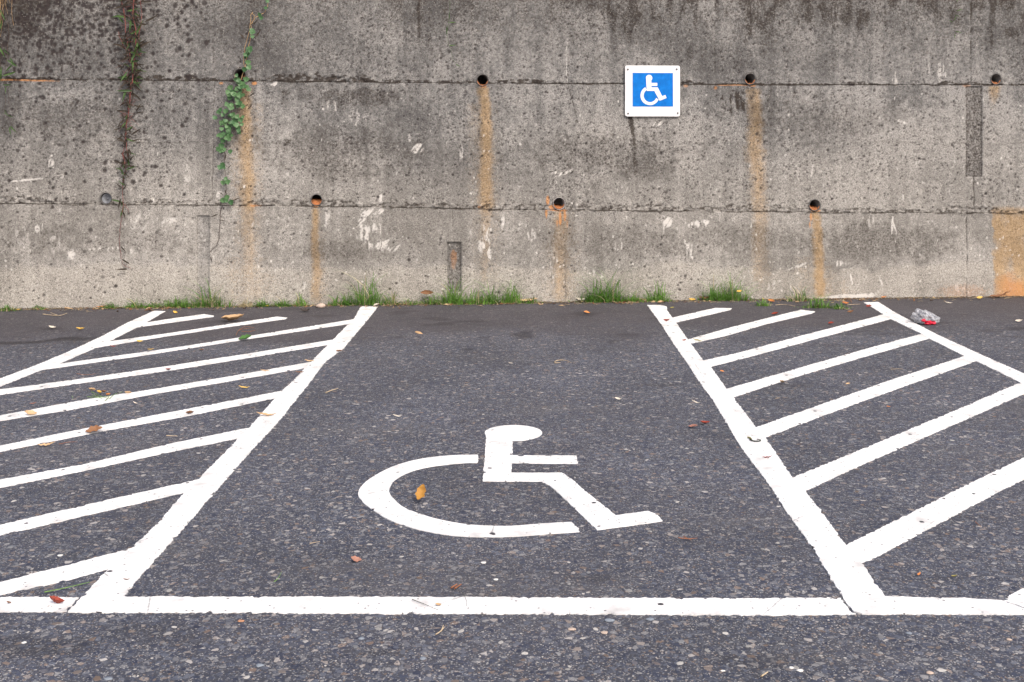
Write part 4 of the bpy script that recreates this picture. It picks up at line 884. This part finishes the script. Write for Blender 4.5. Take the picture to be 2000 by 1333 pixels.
LV = [
 (823,980,30,100,'yellowbrown','broad','yellow and brown leaf lying inside the wheel of the ground symbol'),
 (184,846,32,25,'brown','broad','large brown leaf at the lower edge of a left stripe'),
 (479,665,26,10,'green','broad','fresh green leaf on the third left stripe'),
 (817,660,17,20,'tan','curl','tan curled leaf alone near the back of the wheelchair bay'),
 (476,760,22,15,'yellow','narrow','yellow leaf left of the left bay line, between two stripes'),
 (1377,830,20,10,'red','oval','dark red leaf just left of the right bay line'),
 (1354,837,19,-5,'pink','oval','pinkish leaf beside the dark red leaf near the right bay line'),
 (1623,634,12,10,'red','broad','small dark red leaf between two far right stripes'),
 (1514,616,14,-10,'red','curl','rusty curled leaf on the upper edge of the second right stripe'),
 (1146,613,13,0,'orange','oval','little orange leaf between the two tall grass clumps at the back'),
 (110,1182,32,-5,'red','curl','crushed red leaf on the left end of the front line'),
 (18,1182,11,-10,'brown','curl','tiny brown scrap on the front line at the left picture edge'),
 (1499,897,20,-5,'red','narrow','thin red-brown leaf lying across the right bay line'),
 (60,812,24,15,'tan','oval','tan leaf on the fifth left stripe near the picture edge'),
 (92,873,34,8,'tan','narrow','long pale seed pod leaf between two left stripes'),
 (455,629,44,20,'tan','curl','long dry rolled leaf across the second left stripe'),
 (157,646,17,5,'yellow','curl','yellow leaf beyond the far left boundary line, toward the wall'),
 (103,643,16,-10,'pale','curl','pale crumpled blossom left of the far left boundary line'),
 (273,669,13,0,'yellow','oval','yellow leaf under the second left stripe'),
 (221,679,12,5,'red','narrow','reddish sliver just right of the far left boundary line'),
 (295,685,14,5,'yellow','narrow','yellow leaf just above the third left stripe'),
 (394,686,12,-15,'brown','oval','brown leaf between the third and fourth left stripes'),
 (329,725,13,-15,'red','curl','small red-brown leaf on the upper side of the fourth left stripe area'),
 (343,613,12,-30,'yellow','oval','yellow leaf right of the top of the far left boundary line'),
 (522,600,8,40,'yellow','oval','bright yellow speck of leaf before the small round green mound'),
 (596,610,20,0,'dark','oval','flat dark leaf left of the pale pebble'),
 (134,605,18,5,'tan','narrow','tan debris leaf against the wall at far left'),
 (198,602,20,8,'orange','narrow','orange leaf strip against the wall, left of the weedy tuft'),
 (35,607,16,10,'yellow','narrow','yellowish leaf beside the far left grass tuft'),
 (371,811,18,-10,'brown','curl','brown curled pod on the sixth left stripe'),
 (265,790,12,-20,'pale','narrow','pale sliver below the fifth left stripe'),
 (65,791,14,20,'pink','narrow','pinkish sliver above the fifth left stripe near the picture edge'),
 (775,816,18,-20,'pale','narrow','pale curled husk in the left part of the wheelchair bay'),
 (998,712,11,-30,'pale','narrow','small white husk in the centre of the wheelchair bay'),
 (1208,783,14,-25,'pale','curl','cream curled blossom in the right part of the wheelchair bay'),
 (1359,789,18,-25,'pale','narrow','pale leaf left of the right bay line, above two red leaves'),
 (1377,806,7,80,'pale','narrow','tiny white husk right above the dark red leaf'),
 (1794,1127,13,45,'orange','curl','bright orange scrap inside the front right hatched field'),
 (1864,1131,13,0,'olive','curl','olive and yellow leaf right of the bright orange scrap'),
 (856,1186,13,-15,'tan','broad','squarish tan leaf on the middle of the front line'),
 (1697,601,11,-20,'red','broad','dark red leaf at the top end of the far right boundary line'),
 (1661,612,13,0,'brown','oval','grey-brown leaf left of the far right boundary line'),
 (1651,595,14,0,'orange','oval','orange leaf next to the sprawling grass tuft'),
 (1507,591,16,-50,'orange','oval','orange leaf standing by the little tuft on the right'),
 (1486,583,12,80,'yellow','oval','yellow-orange leaf at the right edge of the broad tuft'),
 (1913,585,14,15,'yellow','oval','yellow leaf near the wall at far right'),
 (1852,594,17,10,'pale','narrow','white paper-like strip above the plastic bag'),
 (1950,582,40,4,'brown','narrow','long red-brown bark strip at the foot of the orange stain'),
 (1719,579.5,12,0,'orange','oval','orange leaf at the wall above the far right boundary line'),
 (1352,588,14,-10,'yellow','oval','yellow leaf left of the broad tuft'),
 (1372,583,22,-5,'brown','curl','brown rolled leaf between the right bay line and the broad tuft'),
 (1990,630,14,-5,'pale','oval','pale leaf at the right picture edge beyond the plastic bag'),
 (1201,585,20,15,'brown','curl','brown curled leaf in front of the tallest tuft right of centre'),
 (1250,581,17,0,'tan','oval','tan leaf lying on the low tuft beneath the sign'),
 (1290,593,12,20,'tan','broad','tan leaf at the top of the right bay line'),
 (1132,587,22,15,'pale','curl','pale twisted leaf left of the big tuft right of centre'),
 (1028,587,44,0,'tan','narrow','long tan bark strip right of the middle grass row'),
 (925,593,12,0,'orange','broad','orange leaf in front of the middle grass row'),
 (983,588,13,-50,'pale','curl','pale leaf poking out of the middle grass row'),
 (1302,629,13,5,'red','curl','red-brown leaf on the right bay line near its top'),
 (1337,667,9,-30,'red','broad','dark red leaf where the second right stripe meets the bay line'),
 (1362,668,20,0,'olive','narrow','olive leaf on the lower edge of the second right stripe'),
 (662,689,13,-10,'brown','curl','brown leaf on the upper left bay line'),
 (518,727,20,5,'tan','narrow','beige leaf faintly lying on the right half of the fifth left stripe'),
 (1313,603,9,0,'olive','oval','olive crumb of leaf right of the top of the right bay line'),
 (735,599,14,40,'pale','curl','pale crumpled leaf at the top of the left bay line'),
 (250,1018+0,1,0,'tan','oval',None),
 (520,815,40,-3,'tan','narrow','long tan leaf lying across the left bay line'),
 (247,1136,15,0,'brown','narrow','flat brown chip on the wide lower part of the left bay line'),
 (1512,1000,0,0,'tan','oval',None),
 (605,708,20,0,'tan','narrow','thin tan leaf where the fifth left stripe meets the bay line'),
 (585,730,18,20,'brown','narrow','thin brown leaf touching the bay line below the fifth left stripe'),
 (72,1000,0,0,'tan','oval',None),
 (1528,963,0,0,'tan','oval',None),
 (695,1098,22,0,'pink','broad','faded pinkish leaf flattened on the asphalt left of the ground symbol'),
 (1410,728,9,0,'orange','oval','orange crumb between the third and fourth right stripes'),
 (1528,750,14,-60,'tan','curl','curled straw-coloured leaf just below the fourth right stripe'),
 (1656,752,9,10,'tan','oval','tan speck of leaf in the middle of a right hatched field'),
 (1735,797,9,10,'orange','oval','orange speck of leaf above the long right stripe'),
 (470,1142,0,0,'tan','oval',None)]
for l_ in LV:
    if l_[6]:
        o = leaf(*l_)
        if l_[:2] == (823,980): o.rotation_euler = (.25, R(-50), R(62)); o.location.z = .035; o.scale = (.070,)*3
        if l_[:2] == (817,660): o.rotation_euler = (.7, .3, .3); o.location.z = .03
# dead leaf leaning on the wall
o = leaf(834,590,26,0,'brown','curl','large dead brown leaf leaning on the wall above the middle grass row'); p = W(834, 572, .05); o.location = p; o.rotation_euler = (R(60), 0, .1)
# yellow leaves caught in the broad tuft
o = leaf(1436,584,13,30,'yellow','oval','yellow leaf caught high in the broad tuft'); o.location = W(1436,566,.12)

M_twigt = simple('pale_twig', (.50,.40,.27), .8, .3, 60); M_twigb = simple('red_brown_twig', (.30,.13,.07), .8, .3, 60); M_twigd = simple('black_twig', (.05,.055,.045), .8, .3, 60); M_twigg = simple('green_twig', (.16,.30,.07), .6, .3, 60)
def twig(paths, r, mat, label, cat='twig', name='twig', z=.008, extra=None):
    x0, y0 = paths[0][0]; base = G(x0, y0); vs, fs = [], []
    for pts in paths:
        P_ = [G(x, y)-base+Vector((0,0,z+rnd.uniform(-.001,.003))) for x, y in pts]; tube(vs, fs, smooth3(P_, 4), r, r*.45, 5)
    o = mesh(name, vs, fs, mat, None, True); o.location = base; return tag(o, label, cat, 'twigs and stalks lying on the ground')
twig([[(87,1163),(130,1154),(176,1141)]], .0020, M_twigg, 'thin green grass blade on the asphalt near the lower left corner', 'grass', 'cut_grass')
twig([[(805,1177),(830,1186),(856,1198)]], .0014, M_twigd, 'thin black twig slanting across the middle of the front line')
twig([[(901,1160),(908,1172),(912,1182),(910,1191)]], .0010, M_twigd, 'fine curved dark stalk on the front line, right of the squarish tan leaf')
twig([[(881,1153),(893,1147)],[(888,1155),(901,1146)]], .0035, M_twigb, 'pair of orange-brown stubs above the front line')
twig([[(851,1245),(861,1238),(866,1228)],[(861,1238),(868,1230)]], .0022, M_twigt, 'bent pale twig in the asphalt below the front line')
twig([[(636,771),(648,765),(660,762)]], .0035, M_twigt, 'short pale stick right of the left bay line')
twig([[(325,854),(347,855)]], .0028, M_twigt, 'short pale stick above the seventh left stripe')
twig([[(1515,598),(1530,597),(1553,600)]], .0035, M_twigt, 'pale stick between orange leaves and the sprawling tuft')
twig([[(1655,598),(1680,596)],[(1648,605),(1665,609)]], .0030, M_twigt, 'dry stalks right of the smallest tuft')
twig([[(84,616),(100,618),(117,619),(131,614)],[(112,618),(98,613)]], .0040, M_twigt, 'pale forked straw beyond the far left boundary line')
twig([[(1083,710),(1090,707),(1099,706),(1108,708),(1116,711)],[(1083,712),(1095,711)]], .0030, M_twigt, 'faint straw arc in the right half of the wheelchair bay')
twig([[(115,871),(135,868),(152,867)]], .0016, M_twigb, 'thin curved stalk at the right end of the long pale seed pod')
twig([[(535,1141),(543,1136),(550,1122)]], .0014, M_twigg, 'thin olive stalk in the lower left of the wheelchair bay')
twig([[(605,1067),(625,1062)]], .0016, M_twigt, 'tiny straw above the lower left olive stalk')
twig([[(1325,1055),(1340,1057),(1362,1056)],[(1335,1053),(1350,1060)]], .0022, M_twigb, 'small orange-brown twig right of the foot of the ground symbol')
twig([[(1905,1024),(1916,1034)]], .0022, M_twigb, 'short brown twig below the widest right stripe')
twig([[(1487,1327),(1500,1318)]], .0030, M_twigt, 'short tan twig near the bottom edge of the photo')
twig([[(461,658),(466,648),(480,645),(497,642)],[(466,648),(478,641),(490,640)],[(472,650),(486,650),(499,647)]], .0022, M_twigb, 'brown dried flower stalk between the second and third left stripes')
twig([[(150,733),(170,735),(188,733)]], .0016, M_twigb, 'thin brown stalk above the fourth left stripe')
twig([[(1740,724),(1755,723),(1765,724)]], .0016, M_twigt, 'fine pale straw between the fourth and fifth right stripes')
twig([[(1515,778),(1522,782)],[(1514,782),(1524,779)]], .0012, M_twigt, 'tiny crossed straws in a right hatched field')
# heap of needles and leaf bits on a left stripe
heap = thing('leaf_heap', G(195,775), 'little heap of orange leaf bits and green needles on a left stripe', 'leaf heap')
vs, fs = [], []
for pts in [[(178,768),(200,778),(212,781)],[(170,778),(195,779),(214,777)],[(214,782),(224,773),(240,768)],[(205,786),(212,779),(214,770)],[(180,774),(200,782)],[(141,776),(142,782)]]:
    tube(vs, fs, smooth3([G(x, y)-heap.location+Vector((0,0,.008)) for x, y in pts], 3), .0018, .001, 4)
mesh('needle_bunch', vs, fs, M_twigg, heap, True)
for (x, y, l, a_, c_) in [(180,767,16,-10,'tan'),(194,772,15,-35,'yellow'),(203,770,11,30,'brown'),(211,776,12,60,'orange'),(250,773,14,12,'tan'),(231,773,6,0,'dark')]:
    me = leaf_mesh('leaf_bit', ell(.25), .6, .5, 7, .01, rnd.randint(0,999), .04); o = link('leaf_bit', me, LM[c_], heap); l = l*G(x,y).y/F; o.scale = (l,l,l); o.location = G(x, y, 0)-heap.location+Vector((0,0,.012)); o.rotation_euler = (.1, .1, R(a_))
# curled pod on the right bay line
pod = thing('curled_pod', G(1473,863), 'black curled pod with a yellow-green tip lying on the right bay line', 'seed pod')
vs, fs = [], []; tube(vs, fs, smooth3([G(x, y)-pod.location+Vector((0,0,.010)) for x, y in [(1465,862),(1470,865),(1478,866),(1485,865),(1484,863),(1478,862)]], 4), .0042, .0025, 6)
mesh('husk', vs, fs, M_twigd, pod, True)
vs, fs = [], []; tube(vs, fs, smooth3([G(x, y)-pod.location+Vector((0,0,.010)) for x, y in [(1460,858),(1464,859),(1467,862)]], 4), .004, .005, 6)
mesh('tip', vs, fs, LM['olive'], pod, True)

# stones
def rock(px, py, spx, mat, label, flat=.55, name='pebble', cat='pebble', sx=1.4):
    p = G(px, py); s_ = spx*.5*p.y/F; bm = bmesh.new(); bmesh.ops.create_icosphere(bm, subdivisions=2, radius=1)
    q = rnd.random()*9
    for v_ in bm.verts:
        n = math.sin(v_.co.x*3+q)*.12+math.sin(v_.co.y*4+q*2)*.12+math.sin(v_.co.z*5+q)*.08+rnd.uniform(-.05,.05); v_.co *= 1+n
        v_.co.x *= sx
    o = bobj(name, bm, mat, None, True); o.scale = (s_/sx, s_*.8, s_*flat); o.location = (p.x, p.y, s_*flat*.5); return tag(o, label, cat, 'loose stones on the ground')
M_rk = simple('pale_stone', (.50,.40,.33), .85, .2, 40); M_rkw = simple('white_stone', (.70,.69,.66), .7, .1, 40); M_rkg = simple('grey_blue_stone', (.22,.25,.29), .8, .2, 40)
M_rko = simple('orange_stone', (.42,.22,.13), .8, .2, 40)
rock(626,601,19,M_rk,'pale flat pebble at the foot of the wall, left of the tall grass')
for (x, y, s_, m_, lb) in [(117,1086,11,M_rkw,'white pebble between the two nearest left stripes'),(944,1100,11,M_rkw,'white pebble below the ground symbol, centre left'),(968,1133,10,M_rkw,'small white pebble above the middle of the front line'),
   (1117,1230,15,M_rk,'tan pebble below the front line, left of two grey stones'),(1191,1213,19,M_rkg,'blue-grey stone just below the front line'),(1269,1211,17,M_rkg,'light grey stone right of the blue-grey one'),(1180,1237,14,M_rk,'round beige stone below the blue-grey stone'),
   (471,1214,13,M_rko,'orange stone just below the left part of the front line'),(1412,1311,9,M_rkw,'white pebble near the bottom edge'),(1546,1305,11,M_rkw,'ring-shaped pale pebble near the bottom edge, left one'),(1562,1311,14,M_rkw,'pale pebble beside the ring-shaped one near the bottom edge'),
   (706,1248,14,M_rkg,'grey stone in the asphalt left of the bent pale twig'),(47,1256,11,M_rkw,'white-grey pebble in the lower left corner area'),(826,1287,14,M_rkg,'light grey stone low in the middle foreground'),(212,1327,16,M_rkg,'blue-grey stone cut by the bottom edge on the left'),
   (1816,1315,16,M_rk,'beige knobbly stone in the lower right foreground'),(1775,1238,13,M_rkg,'violet-grey stone below the right end of the front line'),(1971,1250,12,M_rk,'tan stone at the right picture edge below the front line'),(508,1301,16,M_rkg,'tan-grey flat stone in the lower left foreground'),(268,995+91,8,M_rkw,'tiny white pebble right of the nearest left stripe')]:
    rock(x, y, s_, m_, lb, .25)

# crumpled plastic bag
t = NT('clear_plastic'); v = t.tc(); nn = t.noise(v, 9, 5, .7, 1.5)
m = t.out(t.ramp(nn, [(.35, (.70,.73,.84)), (.55, (.93,.94,.97)), (.7, (.85,.68,.75))]), .22, t.bump(nn, .8, .3), .6); t.put(t.b.inputs['Alpha'], t.ramp(nn, [(.36, .25), (.50, .95), (.64, .35)])); M_bag = m
bagp = G(1808, 632); bag = thing('plastic_bag', bagp, 'crumpled clear plastic bag with red contents lying right of the far right boundary line', 'plastic bag')
bs = bagp.y/F; bm = bmesh.new(); bmesh.ops.create_icosphere(bm, subdivisions=4, radius=1)
br = random.Random(4); dirs = [(Vector((br.gauss(0,1), br.gauss(0,1), br.gauss(0,1))).normalized(), br.uniform(3,9), br.uniform(0,6)) for _ in range(16)]
for v_ in bm.verts:
    c_ = v_.co.copy(); n = sum(abs(math.sin(c_.dot(d_)*f_+ph)) for d_, f_, ph in dirs)/16-.6
    v_.co = c_*(1+n*1.3); v_.co.x *= 23*bs; v_.co.y *= 20*bs; v_.co.z = v_.co.z*12*bs*(1.1-.30*c_.x)+11*bs-c_.x*3*bs
    v_.co.z = max(v_.co.z, .002)
bobj('film', bm, M_bag, bag)
M_redc = simple('red_print', (.62,.02,.05), .4, .3, 60)
for (x, z, sx, sz) in [(-2,5,8,4.5),(7,4,6,3),(-11,9,4,3)]:
    bm = bmesh.new(); bmesh.ops.create_icosphere(bm, subdivisions=2, radius=1)
    for v_ in bm.verts: v_.co *= 1+br.uniform(-.2,.2); v_.co.x = (v_.co.x*sx+x)*bs; v_.co.y = v_.co.y*5*bs-19*bs; v_.co.z = max(.003, (v_.co.z*sz+z)*bs)
    bobj('red_content', bm, M_redc, bag)
